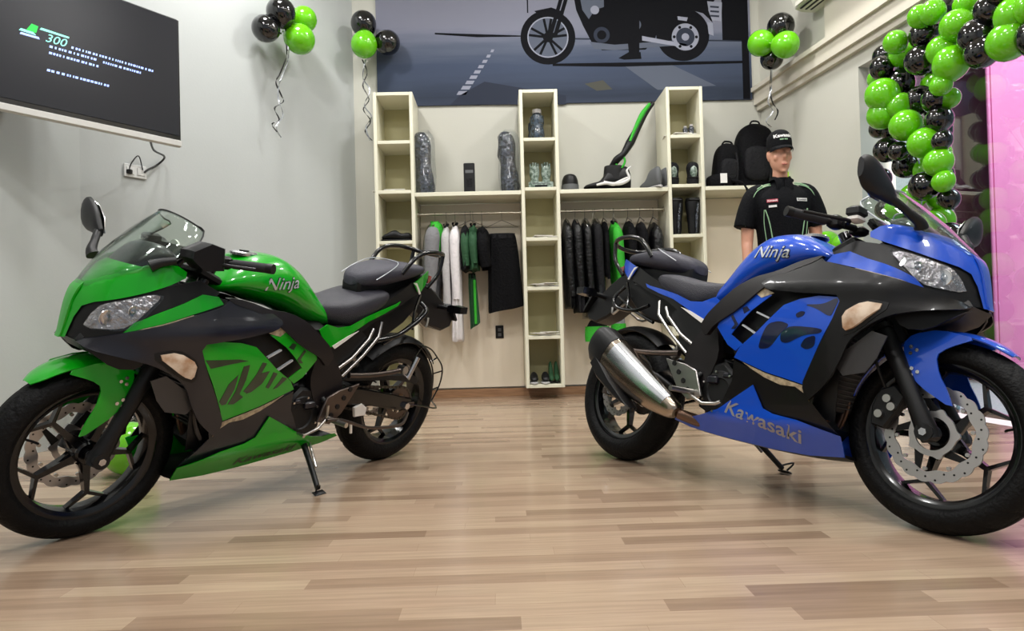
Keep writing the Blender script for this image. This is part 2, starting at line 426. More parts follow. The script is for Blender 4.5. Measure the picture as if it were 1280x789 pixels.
def motorcycle(loc, hd, lean, scheme, label, ang0):
    G = scheme == 'green'
    paint = M['green'] if G else M['blue']; band = M['band_g'] if G else M['band_b']
    dec = M['blackdec'] if G else M['bluedec']
    R = empty('motorcycle', loc, (-lean, 0, hd), label, 'motorcycle')
    # wheels
    fw = wheel(R, 'front_wheel', 1.405, .293, .112, .038, ang0, 'gloss', 'front')
    MB().cyl((1.405, -.115, .293), (1.405, .115, .293), .011, 'steel', 16).cyl((1.405, .112, .293), (1.405, .124, .293), .016, 'alu', 6).cyl((1.405, -.124, .293), (1.405, -.112, .293), .016, 'alu', 6).build('axle', fw)
    petal_disc(fw, 1.405, .293, -.062, .145, .112)
    c = MB(); 
    for i in range(5):
        a = 2 * pi * i / 5 + .3
        c.bar((1.405 + .065 * cos(a), -.058, .293 + .065 * sin(a)), (1.405 + .116 * cos(a + .3), -.06, .293 + .116 * sin(a + .3)), .026, .014, .008, .006, 'dark')
    n = 80; vs = []; fs = []
    for i in range(n):
        a = 2 * pi * i / n; ro = .068 + .010 * max(0, cos(5 * a)) ** 3
        for rr, yy in ((.05, -.072), (.05, -.064), (ro, -.064), (ro, -.072)): vs.append((1.405 + rr * cos(a), yy, .293 + rr * sin(a)))
    for i in range(n):
        for j in range(4): fs.append((i * 4 + j, i * 4 + (j + 1) % 4, ((i + 1) % n) * 4 + (j + 1) % 4, ((i + 1) % n) * 4 + j))
    c.add(vs, fs, 'disc'); c.build('disc_carrier', fw)
    rw = wheel(R, 'rear_wheel', 0, .314, .142, .052, ang0 + 20, 'gloss', 'rear')
    petal_disc(rw, 0, .314, -.085, .11, .082, 8)
    sp = MB(); n = 42 * 4; vs = []; fs = []
    for i in range(n):
        a = 2 * pi * i / n; ro = .080 + (.005 if (i % 4) < 2 else 0)
        for rr, yy in ((.05, .083), (.05, .088), (ro, .088), (ro, .083)): vs.append((rr * cos(a), yy, .314 + rr * sin(a)))
    for i in range(n):
        for j in range(4): fs.append((i * 4 + j, i * 4 + (j + 1) % 4, ((i + 1) % n) * 4 + (j + 1) % 4, ((i + 1) % n) * 4 + j))
    sp.add(vs, fs, 'darkalu')
    for i in range(5):
        a = 2 * pi * i / 5; sp.bar((.02 * cos(a), .084, .314 + .02 * sin(a)), (.056 * cos(a), .085, .314 + .056 * sin(a)), .02, .014, .008, .006, 'darkalu')
    sp.build('sprocket', rw)
    MB().cyl((0, -.135, .314), (0, .135, .314), .011, 'steel', 16).cyl((0, .13, .314), (0, .148, .314), .018, 'alu', 6).cyl((0, -.148, .314), (0, -.13, .314), .018, 'alu', 6).build('axle', rw)
    # fork
    dx, dz = -sin(radians(26.2)), cos(radians(26.2))
    def fork(s):
        f = MB(); y = .098
        P = lambda t: (1.407 + dx * t, y, .290 + dz * t)
        f.tube([P(-.02), P(.02), P(.10), P(.33), P(.36)], [.026, .030, .025, .028, .026], 'matte', 18)
        f.cyl(P(.36), P(.74), .0205, 'gloss', 18); f.cyl(P(.44), P(.50), .027, 'dark', 18); f.cyl(P(.355), P(.372), .029, 'dark', 18)
        f.cyl((1.405, y - .03, .293), (1.405, y + .028, .293), .026, 'matte', 18)
        f.cyl((1.405, y + .026, .293), (1.405, y + .033, .293), .012, 'alu', 6)
        return f
    both(fork, R, 'fork_leg')
    MB().rbox((1.098, 0, .905), (.09, .25, .03), 'matte', .008, Matrix.Rotation(radians(-26), 3, 'Y')).rbox((1.18, 0, .74), (.09, .25, .035), 'matte', .008, Matrix.Rotation(radians(-26), 3, 'Y')).build('fork_yoke', R)
    # front fender
    fe = MB(); rings = []
    for i, a in enumerate([54, 60, 68, 78, 90, 102, 115, 128, 140, 152, 160]):
        aa = radians(a); wv = (.026, .05, .062, .068, .070, .070, .068, .066, .064, .060, .050)[i]; base = (.312, .318, .322, .324, .325, .322, .316, .310, .306, .304, .303)[i]
        ring = []
        for k in range(9):
            t = -1 + 2 * k / 8; rr = base - (.016 if i < 5 else .026) * abs(t) ** 2.5 * (wv / .07)
            ring.append((1.405 + rr * cos(aa), wv * t, .293 + rr * sin(aa)))
        rings.append(ring)
    out = []
    for r_ in rings: out.append(r_ + [(x - (x - 1.405) * .012, y * .96, z - (z - .293) * .012) for x, y, z in r_[::-1]])
    fe.loft(out, paint, sub=3)
    fl = lambda x, z: .072 + .02 * max(0, min(1, (.60 - z) / .12))
    P_ = [(1.515, .583), (1.41, .612), (1.33, .598), (1.305, .565), (1.325, .50), (1.365, .435), (1.47, .368), (1.452, .42), (1.425, .47), (1.408, .53), (1.44, .555)]
    a = MB(); patch(a, P_, paint, fl, .006, sp=.02, rnd=1, th=.006)
    for (px, pz) in ((1.34, .545), (1.352, .475)):
        for q in range(3):
            aa = q * 2.1; a.cyl((px + .012 * cos(aa), fl(px, pz) + .005, pz + .012 * sin(aa)), (px + .012 * cos(aa), fl(px, pz) + .010, pz + .012 * sin(aa)), .006, 'alu', 8)
    b = a.mirror()
    fe.add(a.v, a.f, paint); fe.mi[-len(a.f):] = [fe._m(a.mats[i]) for i in a.mi]
    fe.add(b.v, b.f, paint); fe.mi[-len(b.f):] = [fe._m(b.mats[i]) for i in b.mi]
    fe.build('front_fender', R)
    # front caliper and line (right side)
    ca = MB(); ca.prism([(1.235, .30), (1.275, .29), (1.31, .34), (1.335, .395), (1.30, .43), (1.255, .415), (1.232, .36)], -.105, -.068, 'matte', bev=.006)
    for q in ((1.262, .335), (1.285, .385), (1.30, .36)): ca.cyl((q[0], -.118, q[1]), (q[0], -.104, q[1]), .013, 'steel', 12)
    ca.bar((1.31, -.085, .40), (1.345, -.10, .43), .02, .02, .02, .02, 'matte')
    ca.build('brake_caliper', R)
    MB().tube([(1.27, -.10, .42), (1.25, -.13, .50), (1.22, -.12, .60), (1.19, -.10, .70), (1.15, -.12, .82)], .005, 'matte', 8, smooth=6).build('brake_hose', R)
    # nose
    nose = [(1.514, .684), (1.509, .70), (1.5025, .75), (1.4935, .80), (1.479, .84), (1.458, .862), (1.42, .888), (1.375, .912), (1.33, .935), (1.28, .945), (1.245, .942), (1.218, .925), (1.222, .905), (1.27, .882), (1.33, .856), (1.40, .826), (1.452, .805), (1.474, .788), (1.488, .75), (1.496, .715), (1.503, .684)]
    # keep the tip on the centre line
    def nosef(x, z):
        xf = cr1(z, XZ, XF)
        return S(min(x, xf - .0005), z)
    nb = MB(); patch(nb, nose, paint, nosef, 0, sp=.014, rnd=0, th=.004)
    nm = nb.mirror(); nb.add(nm.v, nm.f, paint)
    nb.build('nose_cowl', R, 60)
    # centre strip of the nose between the screen and the tip (wraps across)
    ns = MB(); rings = []
    for (x, z, w) in ((1.520, .682, .013), (1.514, .70, .016), (1.507, .75, .020), (1.498, .80, .024), (1.484, .84, .028), (1.466, .860, .026)):
        rings.append([(x - .004 - .45 * (abs(t) * w) ** 1.55, w * t, z) for t in (-1, -.6, -.25, 0, .25, .6, 1)])
    rings2 = [r_ + [(x - .006, y, z) for x, y, z in r_[::-1]] for r_ in rings]
    ns.loft(rings2, paint, sub=3); ns.build('nose_strip', R)
    # under-nose inner fairing
    inn = MB(); inn.prism([(1.490, .683), (1.455, .645), (1.39, .620), (1.31, .625), (1.24, .67), (1.16, .70), (1.10, .82), (1.18, .88), (1.30, .84), (1.42, .75), (1.48, .70)], -.075, .075, 'matte', bev=.012)
    inn.build('inner_cowl', R)
    both(lambda s: patch(MB(), [(1.49, .684), (1.47, .66), (1.40, .60), (1.34, .60), (1.30, .66), (1.38, .72), (1.47, .70)], 'matte', lambda x, z: S(x, max(z, .66)) * .82, -.012, rnd=1, th=.01), R, 'inner_fairing')
    # headlights
    def hl(s):
        h = MB(); patch(h, [(1.505, .686), (1.497, .72), (1.474, .795), (1.40, .832), (1.31, .865), (1.17, .90), (1.10, .862), (1.16, .81), (1.29, .765), (1.385, .725), (1.46, .69)], 'matte', S, -.010, sp=.02, rnd=0)
        return h
    both(hl, R, 'headlight_surround')
    def hl2(s):
        h = MB(); HL = [(1.474, .722), (1.458, .768), (1.438, .800), (1.40, .818), (1.325, .848), (1.297, .843), (1.338, .797), (1.37, .757), (1.40, .732)]
        patch(h, HL, 'chrome', S, -.004, sp=.018, rnd=1)
        return h
    for s in (1, -1):
        mb = hl2(s)
        for (px, pz, r_) in ((1.428, .763, .026), (1.372, .792, .018)):
            y0 = S(px, pz) - .002
            mb.lathe([(r_, 0), (r_ * .95, .002), (r_ * .55, -.008 + .008), (.0001, .006)], 'alu', o=(px, y0, pz), n=20)
            mb.lathe([(r_ * .5, .0035), (r_ * .3, .0075), (.0001, .009)], 'lens', o=(px, y0, pz), n=20)
        if s < 0: mb = mb.mirror()
        ho = mb.build('headlight', R); 
        ln = MB(); patch(ln, [(1.478, .720), (1.461, .77), (1.440, .803), (1.40, .822), (1.322, .852), (1.292, .846), (1.335, .795), (1.367, .754), (1.40, .729)], 'lens', S, .008, sp=.02, rnd=1, th=.002)
        if s < 0: ln = ln.mirror()
        ln.build('headlight_lens', ho)
    # painted strip under the headlight
    def strip(s):
        p = MB(); patch(p, [(1.398, .722), (1.373, .757), (1.322, .787), (1.29, .802), (1.233, .825), (1.17, .856), (1.115, .85), (1.098, .826), (1.207, .792), (1.282, .767), (1.348, .745)], paint, S, .003, sp=.02, rnd=0)
        patch(p, [(1.385, .728), (1.348, .745), (1.282, .767), (1.21, .790), (1.20, .786), (1.28, .758), (1.35, .736)], 'beige', S, .0085, sp=.02, rnd=0, th=.002)
        return p
    both(strip, R, 'upper_fairing_strip')
    # dark band
    B_ = [(1.492, .683), (1.40, .724), (1.347, .744), (1.28, .765), (1.205, .79), (1.10, .82), (1.075, .845), (1.02, .842), (.96, .825), (.90, .795), (.855, .765), (.89, .735), (.97, .722), (1.03, .712), (1.10, .705), (1.188, .694), (1.155, .60), (1.11, .52), (1.075, .45), (1.05, .40), (1.065, .345), (1.10, .37), (1.15, .42), (1.185, .48), (1.215, .55), (1.26, .59), (1.33, .630), (1.40, .648), (1.475, .664)]
    ridge = lambda x, z: .010 + .012 * math.exp(-((z - (.735 + (1.1 - x) * .06)) / .035) ** 2) * max(0, min(1, (1.45 - x) / .2))
    both(lambda s: patch(MB(), B_, band, S, ridge, sp=.02, rnd=1, th=.008), R, 'side_fairing')
    # inner black layer seen in the vents
    both(lambda s: patch(MB(), [(1.44, .67), (1.34, .72), (1.10, .84), (.95, .82), (.80, .77), (.66, .62), (.72, .50), (.80, .44), (1.0, .40), (1.05, .30), (1.14, .29), (1.16, .45), (1.20, .56), (1.30, .63)], 'matte', S, -.034, sp=.03, rnd=0), R, 'vent_liner')
    both(lambda s: patch(MB(), [(1.14, .49), (1.20, .53), (1.27, .585), (1.315, .57), (1.285, .50), (1.25, .455), (1.18, .44)], 'radfin', S, -.018, sp=.03, rnd=0), R, 'radiator_shroud')
    # turn signal
    def sig(s):
        p = MB(); pp = [(1.325, .662), (1.260, .673), (1.197, .634), (1.201, .576), (1.238, .590)]
        patch(p, [(1.345, .664), (1.262, .684), (1.186, .638), (1.190, .560), (1.243, .580)], 'matte', S, .013, sp=.02, rnd=1, th=.012)
        patch(p, pp, 'amber', S, lambda x, z: .017 + .012 * max(0, 1 - math.dist((x, z), (1.245, .628)) / .07), sp=.012, rnd=1, th=.01)
        return p
    both(sig, R, 'front_turn_signal', 'smoky clear front indicator lens')
    # painted main panel with graphics
    GP = [(1.188, .690), (1.10, .700), (1.03, .693), (.965, .675), (.91, .628), (.86, .585), (.775, .527), (.745, .487), (.82, .462), (.895, .437), (.97, .42), (1.048, .402), (1.068, .45), (1.105, .52), (1.148, .60)]
    gdec = [[(1.161, .640), (1.032, .635), (.993, .627), (1.067, .620), (1.14, .610)],
        [(1.011, .608), (.985, .611), (.991, .556), (1.004, .502), (.984, .487), (1.018, .463), (1.042, .466), (1.024, .514), (1.017, .58)],
        [(1.028, .578), (1.031, .525), (1.05, .468), (1.066, .466), (1.080, .48), (1.060, .546)],
        [(.930, .616), (.909, .611), (.957, .516), (.977, .503), (.99, .51), (.950, .572)],
        [(.925, .575), (.89, .579), (.914, .532), (.954, .503), (.976, .499), (.947, .545)],
        [(.871, .573), (.850, .566), (.876, .507), (.892, .514)], [(.820, .548), (.795, .539), (.834, .505), (.852, .502)]]
    bdec = [[(1.047, .672), (1.12, .669), (1.165, .69), (1.171, .678), (1.162, .65), (1.150, .624), (1.099, .655)],
        [(1.019, .639), (1.038, .649), (1.057, .646), (1.051, .632), (1.026, .625)],
        [(.962, .573), (1.002, .600), (1.126, .587), (1.12, .571), (1.054, .566), (.991, .538), (.963, .544)],
        [(1.061, .555), (1.103, .566), (1.097, .528), (1.067, .517), (1.042, .528)],
        [(.903, .609), (.955, .618), (1.000, .603), (.962, .573), (.916, .522), (.862, .518), (.875, .557)]]
    def panel(s):
        p = MB(); bul = lambda x, z: .0 + .006 * math.exp(-((z - .56) / .07) ** 2)
        patch(p, GP, paint, S, bul, sp=.02, rnd=0)
        for d_ in (gdec if G else bdec): patch(p, d_, dec, S, lambda x, z: bul(x, z) + .0012, sp=.02, rnd=0 if G else 2, th=.002)
        patch(p, [(.79, .470), (.82, .458), (.895, .433), (.97, .416), (1.048, .398), (1.075, .345), (1.055, .372), (1.02, .392), (.96, .395), (.89, .418), (.83, .447)], 'beige', S, .004, sp=.02, rnd=0, th=.003)
        return p
    both(panel, R, 'fairing_panel', ('bright green' if G else 'blue') + ' fairing panel with dark slash graphics')
    def vent(s):
        p = MB(); patch(p, [(.905, .715), (.845, .745), (.79, .715), (.668, .640), (.656, .603), (.712, .535), (.752, .512), (.785, .537), (.728, .575), (.775, .622), (.82, .662)], paint, S, .002, sp=.02, rnd=0)
        patch(p, [(.915, .722), (.862, .748), (.828, .728), (.86, .708)], 'beige', S, .0035, sp=.02, rnd=0, th=.002)
        for d_ in ([(.796, .680), (.776, .674), (.787, .652), (.814, .664)], [(.733, .650), (.722, .644), (.745, .612), (.728, .596), (.748, .595), (.762, .612)]): patch(p, d_, dec, S, .0032, rnd=0, th=.002)
        for (a_, b_) in (((.905, .630), (.845, .655)), ((.845, .575), (.780, .610))):
            p.bar((a_[0], S(*a_) - .006, a_[1]), (b_[0], S(*b_) - .006, b_[1]), .006, .006, .012, .012, 'silverdec', up=(0, 1, 0))
        return p
    both(vent, R, 'rear_fairing_panel')
    # lower dark panel
    both(lambda s: patch(MB(), [(1.11, .42), (1.05, .392), (.97, .405), (.895, .422), (.82, .448), (.745, .478), (.735, .40), (.683, .315), (.70, .272), (.84, .29), (.916, .275), (1.0, .262), (1.17, .250), (1.12, .30), (1.085, .34)], band, S, .002, sp=.025, rnd=0), R, 'lower_fairing')
    MB().tube([(1.10, .17, .60), (1.135, .175, .50), (1.13, .17, .40), (1.09, .165, .32), (1.04, .16, .29)], .012, 'gloss', 10, smooth=5).build('radiator_hose', R)
    # belly pan
    def belly(s):
        p = MB(); BP = [(1.172, .18), (1.182, .245), (1.03, .280), (.93, .292), (.885, .308), (.842, .388), (.75, .335), (.67, .287), (.60, .262), (.53, .245), (.45, .245), (.42, .225), (.50, .203), (.64, .187), (.88, .170), (1.04, .168)]
        cre = lambda x, z: .010 + .010 * math.exp(-((z - (.262)) / .022) ** 2)
        patch(p, BP, paint, S, cre, sp=.02, rnd=0)
        sz, cc, an, tm, st = (.052, (.80, .213), radians(-2), dec, 1.45) if G else (.072, (.872, .262), radians(-13.5), M['golddec'], 1.25)
        if s > 0: text_on(p, 'Kawasaki', sz, cc, -an, tm, 1, .15, .001, st)
        else: q = p.mirror(); text_on(q, 'Kawasaki', sz, cc, an, tm, -1, .15, .001, st); p = q.mirror()
        return p
    both(belly, R, 'belly_pan')
    bt = MB(); rings = []
    for (x, z) in ((1.165, .182), (1.04, .172), (.88, .174), (.64, .190), (.50, .205), (.43, .222)):
        y = S(x, z) + .006; rings.append([(x, y, z), (x, y * .6, z - .008), (x, 0, z - .010), (x, -y * .6, z - .008), (x, -y, z), (x, -y * .9, z + .006), (x, 0, z - .002), (x, y * .9, z + .006)])
    bt.loft(rings, 'matte', sub=3); bt.build('belly_keel', R)
    # engine and radiator
    en = MB()
    en.prism([(.56, .25), (.80, .20), (1.0, .21), (1.05, .27), (.99, .40), (.92, .44), (.72, .46), (.60, .50), (.53, .42)], -.125, .125, 'dark', bev=.02)
    for k in range(7): en.rbox((.90 + .004 * k, 0, .45 + .022 * k), (.20, .23, .012), 'dark', .004, Matrix.Rotation(radians(20), 3, 'Y'))
    en.rbox((.93, 0, .62), (.19, .21, .05), 'matte', .01, Matrix.Rotation(radians(20), 3, 'Y'))
    e = en.build('engine', R)
    for s in (1, -1):
        q = MB(); q.lathe([(.088, 0), (.088, .03), (.080, .042), (.055, .046), (.05, .040), (.0001, .040)], 'dark', o=(.66, .118, .355), n=40)
        q.prism([(.555, .29), (.62, .262), (.72, .27), (.735, .36), (.72, .43), (.67, .475), (.58, .46), (.55, .37)], .10, .155, 'matte', bev=.012)
        q.rbox((.628, .160, .40), (.055, .022, .035), 'band_g', .008); q.rbox((.69, .158, .42), (.03, .02, .02), 'band_g', .005)
        for k in range(7): q.cyl((.66 + .08 * cos(k * .9), .15, .355 + .08 * sin(k * .9)), (.66 + .08 * cos(k * .9), .168, .355 + .08 * sin(k * .9)), .005, 'steel', 6)
        if s < 0: q = q.mirror()
        q.build('engine_cover', e)
    ra = MB(); ra.rbox((1.075, 0, .46), (.035, .30, .27), 'matte', .008, Matrix.Rotation(radians(14), 3, 'Y'))
    for k in range(16): ra.box((1.097 + (k - 7.5) * .0036, 0, .46 + (k - 7.5) * .0150), (.006, .27, .004), 'radfin', Matrix.Rotation(radians(14), 3, 'Y'))
    ra.build('radiator', R)
    # exhaust
    ex = MB()
    for s in (-1, 1): ex.tube([(.98, .045 * s, .56), (1.04, .045 * s, .50), (1.055, .045 * s, .36), (1.01, .04 * s, .25), (.90, .025 * s, .215)], .017, 'brown', 12, smooth=5)
    ex.tube([(.92, 0, .215), (.75, -.03, .215), (.62, -.07, .220), (.54, -.12, .232), (.47, -.165, .25)], [.026, .03, .028, .024, .022], 'brown', 14, smooth=5)
    ex.build('exhaust_pipe', R)
    mu = MB(); A = Vector((.478, -.182, .252)); E_ = Vector((-.015, -.215, .575)); ax = (E_ - A).normalized(); sd = Vector((0, 1, 0)); up = ax.cross(sd).normalized()
    if up.z < 0: up = -up
    def mring(t, h, w, sh, n=20):
        c0 = A.lerp(E_, t) - up * sh; r_ = []
        for i in range(n):
            a_ = 2 * pi * i / n; q_ = .72
            r_.append(c0 + sd * w * math.copysign(abs(cos(a_)) ** q_, cos(a_)) * (1 - .28 * max(0, -sin(a_))) + up * h * math.copysign(abs(sin(a_)) ** q_, sin(a_)))
        return r_
    prof = [(0, .024, .024, .0), (.05, .042, .036, .008), (.25, .068, .050, .026), (.5, .086, .058, .038), (.75, .096, .062, .044), (.80, .097, .062, .044)]
    mu.loft([mring(*p) for p in prof], 'muff', sub=4)
    mo = mu.build('muffler', R)
    mc = MB(); mc.loft([mring(.79, .099, .064, .044), mring(.84, .100, .065, .044), mring(.95, .096, .064, .042), mring(1.0, .080, .056, .038), mring(1.0, .058, .040, .036), mring(.97, .050, .036, .036)], 'matte', sub=1)
    mc.prism([(.27, .245), (.16, .285), (.03, .365), (-.03, .43), (.01, .47), (.13, .36)], -.268, -.20, 'matte', bev=.01)
    mc.build('muffler_end_cap', mo)
    hs = MB(); rr = []
    for t, h, w, sh in [(.10, .052, .042, .012), (.25, .072, .054, .026), (.5, .090, .062, .038), (.74, .099, .066, .044)]:
        full = mring(t, h, w, sh, 32)[2:10] if False else [A.lerp(E_, t) - up * sh + sd * (-w) * cos(a_) ** .72 + up * h * math.copysign(abs(sin(a_)) ** .72, sin(a_)) for a_ in [radians(q) for q in (2, 15, 30, 45, 60, 75)]]
        rr.append(full + [p - (p - (A.lerp(E_, t) - up * sh)).normalized() * .004 for p in full[::-1]])
    hs.loft(rr, 'shield', sub=4)
    hs.build('heat_shield', mo, 30)['label'] = 'bright steel heat shield'
    MB().tube([(.40, -.15, .36), (.33, -.17, .40), (.22, -.2, .44)], .010, 'matte', 10).build('muffler_bracket', mo)
    # frame rails and pivot plates
    both(lambda s: patch(MB(), [(1.09, .850), (1.0, .838), (.91, .808), (.81, .795), (.73, .76), (.66, .705), (.60, .655), (.57, .61), (.60, .565), (.65, .615), (.76, .668), (.86, .742), (.93, .785), (.98, .805), (1.06, .828)], 'brownblk', S, .012, sp=.02, rnd=1, th=.02), R, 'frame_cover')
    both(lambda s: patch(MB(), [(.62, .60), (.59, .63), (.53, .60), (.47, .52), (.45, .43), (.48, .35), (.54, .32), (.60, .40), (.64, .50)], 'brownblk', lambda x, z: .158, .0, sp=.03, rnd=1, th=.03), R, 'pivot_plate')
    both(lambda s: patch(MB(), [(.61, .66), (.56, .66), (.46, .71), (.36, .70), (.33, .66), (.40, .58), (.47, .51), (.58, .58)], 'matte', lambda x, z: .142, 0, sp=.03, rnd=1, th=.02), R, 'side_cover')
    MB().rbox((.44, 0, .60), (.24, .16, .20), 'dark', .03).rbox((.68, 0, .66), (.28, .26, .16), 'dark', .03).build('airbox', R)
    # tank
    tk = MB(); TS = [(1.085, .06, .868, .848), (1.055, .10, .890, .845), (1.005, .140, .933, .84), (.95, .160, .967, .828), (.89, .168, .990, .81), (.80, .166, .995, .788), (.73, .155, .968, .765), (.67, .140, .925, .742), (.62, .124, .88, .722), (.57, .110, .83, .712), (.52, .095, .785, .71), (.49, .07, .765, .72)]
    tk.loft([sec(x, w, a_, b_, 2.5, 28, .45, .85) for x, w, a_, b_ in TS], paint, sub=4)
    for s, bv in ((1, tk.bvh()), (-1, tk.bvh())):
        text_on(tk, 'Ninja', .066, (.835, .898), .10 * s, 'dark', s, .35, .0022, 1.12, bvh=bv)
        text_on(tk, 'Ninja', .066, (.835, .898), .10 * s, 'silverdec', s, .35, .0002, 1.12, lift=.0032, bvh=bv)
    tko = tk.build('fuel_tank', R, 50)
    MB().lathe([(.052, 0), (.052, .008), (.044, .013), (.02, .014), (.0001, .014)], 'alu', axis='z', o=(.90, 0, .982), n=32).cyl((.90, 0, .996), (.90, .0, 1.000), .018, 'dark', 20).build('fuel_cap', tko)
    # seats
    rs = MB(); RS = [(.60, .075, .815, .745, 4), (.57, .095, .820, .735, 4), (.52, .112, .822, .722, 4), (.44, .132, .836, .702, 4), (.36, .140, .858, .724, 4), (.29, .138, .874, .762, 4), (.22, .125, .880, .803, 4), (.185, .10, .875, .812, 4)]
    rs.loft([sec(x, w, a_, b_, p, 28, .5, .9) for x, w, a_, b_, p in RS], 'vinyl', sub=4); rs.build('rider_seat', R)
    ps = MB(); PS = [(.350, .035, .925, .888, 3), (.335, .060, .945, .882, 3), (.30, .088, .968, .882, 3), (.24, .108, .990, .888, 3), (.14, .118, 1.010, .910, 3), (.03, .108, 1.010, .938, 3), (-.04, .088, 1.008, .958, 3), (-.085, .055, 1.000, .968, 3)]
    ps.loft([sec(x, w, a_, b_, p, 28, .5, .9) for x, w, a_, b_, p in PS], 'vinyl2', sub=4)
    ps.tube([(.30, .1165, .93), (.22, .118, .975), (.16, .100, 1.006), (.13, .05, 1.016), (.13, -.05, 1.016), (.16, -.100, 1.006), (.22, -.118, .975), (.30, -.1165, .93)], .0022, 'silverdec', 6, smooth=4)
    ps.build('passenger_seat', R)
    MB().prism([(.345, .86), (.345, .905), (.31, .912), (.28, .91), (.15, .925), (.04, .94), (-.06, .962), (-.10, .94), (-.02, .88), (.12, .84), (.22, .80), (.31, .80)], -.06, .06, 'matte', bev=.012).build('seat_base', R)
    # tail
    tl = MB(); TL = [(.62, .10, .74, .64), (.50, .115, .73, .64), (.38, .118, .79, .70), (.25, .11, .83, .76), (.12, .10, .88, .81), (.0, .08, .935, .86), (-.10, .06, .968, .90), (-.14, .045, .965, .915)]
    tl.loft([sec(x, w, a_, b_, 3, 20, .5, .8) for x, w, a_, b_ in TL], 'matte', sub=3); tl.build('tail_core', R)
    def tailp(s):
        p = MB()
        patch(p, [(.625, .715), (.585, .738), (.52, .722), (.45, .728), (.36, .765), (.26, .795), (.16, .822), (.13, .835), (.145, .815), (.24, .778), (.34, .745), (.44, .695), (.53, .640), (.575, .640)], paint, T, .006, sp=.02, rnd=0)
        patch(p, [(.545, .645), (.46, .685), (.40, .705), (.47, .665), (.53, .632)], 'white', T, .009, sp=.02, rnd=0, th=.003)
        return p
    both(tailp, R, 'tail_fairing')
    def taile(s):
        p = MB(); patch(p, [(.045, .922), (-.02, .955), (-.085, .985), (-.095, .96), (-.075, .915), (-.02, .872), (.005, .885)], paint, T, .004, sp=.02, rnd=0)
        patch(p, [(.05, .925), (.02, .91), (-.015, .868), (-.03, .872), (-.005, .90), (.02, .925)], 'white', T, .0065, sp=.02, rnd=0, th=.003)
        patch(p, [(.30, .79), (.20, .845), (.12, .885), (.05, .925), (.01, .90), (-.01, .868), (.06, .84), (.14, .80), (.28, .745), (.38, .69), (.40, .72)], 'matte', T, -.004, sp=.025, rnd=0)
        return p
    both(taile, R, 'tail_side_panel')
    MB().loft([[(-.125, .052 * a_, .94 + .02 * b_) for a_, b_ in ((-1, -1), (1, -1), (1, 1), (-1, 1))], [(-.155, .045 * a_, .94 + .016 * b_) for a_, b_ in ((-1, -1), (1, -1), (1, 1), (-1, 1))], [(-.165, .03 * a_, .938 + .01 * b_) for a_, b_ in ((-1, -1), (1, -1), (1, 1), (-1, 1))]], 'red').build('tail_light', R)
    # grab rail
    gr = MB(); gr.tube([(.14, .115, .965), (.08, .125, 1.04), (.02, .128, 1.072), (-.06, .128, 1.082), (-.13, .115, 1.078), (-.175, .07, 1.068), (-.19, 0, 1.064), (-.175, -.07, 1.068), (-.13, -.115, 1.078), (-.06, -.128, 1.082), (.02, -.128, 1.072), (.08, -.125, 1.04), (.14, -.115, .965)], .011, 'gloss', 12, smooth=4)
    for s in (-1, 1): gr.tube([(-.155, .10 * s, 1.073), (-.14, .10 * s, .98), (-.085, .085 * s, .90)], .010, 'gloss', 10, smooth=4)
    gr.build('grab_rail', R)
    # rear mudguard, plate holder, rear signals
    mg = MB(); mg.prism([(-.04, .90), (-.13, .915), (-.21, .87), (-.31, .80), (-.375, .735), (-.36, .69), (-.29, .668), (-.20, .695), (-.10, .755), (.0, .83)], -.055, .055, 'matte', bev=.01)
    mg.box((-.345, 0, .77), (.012, .16, .10), 'matte', Matrix.Rotation(radians(35), 3, 'Y'))
    mg.build('plate_holder', R)
    for s in (-1, 1):
        q = MB(); q.tube([(-.235, .05 * s, .80), (-.245, .12 * s, .805)], .012, 'matte', 10)
        q.loft([[(-.245 + a_ * .018, s * .12, .805 + b_ * .013) for a_, b_ in ((-1, -1), (1, -1), (1, 1), (-1, 1))], [(-.25 + a_ * .03, s * .15, .806 + b_ * .02) for a_, b_ in ((-1, -1), (1, -1), (1, 1), (-1, 1))], [(-.26 + a_ * .028, s * .205, .807 + b_ * .017) for a_, b_ in ((-1, -1), (1, -1), (1, 1), (-1, 1))]], 'gloss', sub=2)
        q.build('rear_turn_signal', R)
    MB().tube([(-.02, .115, .83), (-.03, .15, .80), (0, .155, .765), (.06, .155, .725), (.16, .15, .675), (.28, .145, .655)], .011, 'gloss', 10, smooth=5).build('leg_guard_rail', R)
    MB().tube([(-.02, -.115, .83), (-.06, -.14, .77), (-.02, -.15, .72), (.10, -.15, .70), (.20, -.15, .72)], .009, 'gloss', 10, smooth=5).build('leg_guard_rail', R)
    MB().prism([(.34, .70), (.30, .79), (.12, .83), (.0, .86), (-.04, .80), (.04, .72), (.14, .665), (.27, .64)], -.085, .085, 'matte', bev=.012).build('rear_inner_fender', R)
    both(lambda s: MB().tube([(-.12, .07, .80), (.0, .12, .745), (.12, .145, .69), (.24, .15, .64)], .008, 'gloss', 8, smooth=3).tube([(-.05, .08, .86), (.02, .12, .78), (.04, .14, .70)], .007, 'gloss', 8, smooth=3).tube([(-.16, .06, .74), (-.10, .10, .70), (.0, .12, .745)], .006, 'steel', 8, smooth=3), R, 'fender_stay')
    # passenger peg brackets
    def pb(s):
        p = MB()
        p.tube([(.50, .15, .535), (.42, .155, .585), (.33, .150, .665), (.30, .14, .71)], .0075, 'steel', 10)
        p.tube([(.46, .15, .505), (.36, .155, .59), (.27, .150, .675), (.25, .135, .74)], .0075, 'steel', 10)
        p.tube([(.42, .15, .505), (.30, .16, .50), (.16, .165, .505), (.06, .165, .52)], [.013, .012, .012, .010], 'darkalu', 10, smooth=4)
        p.cyl((.10, .15, .515), (.10, .19, .515), .02, 'alu', 14)
        return p
    both(pb, R, 'passenger_peg_bracket')
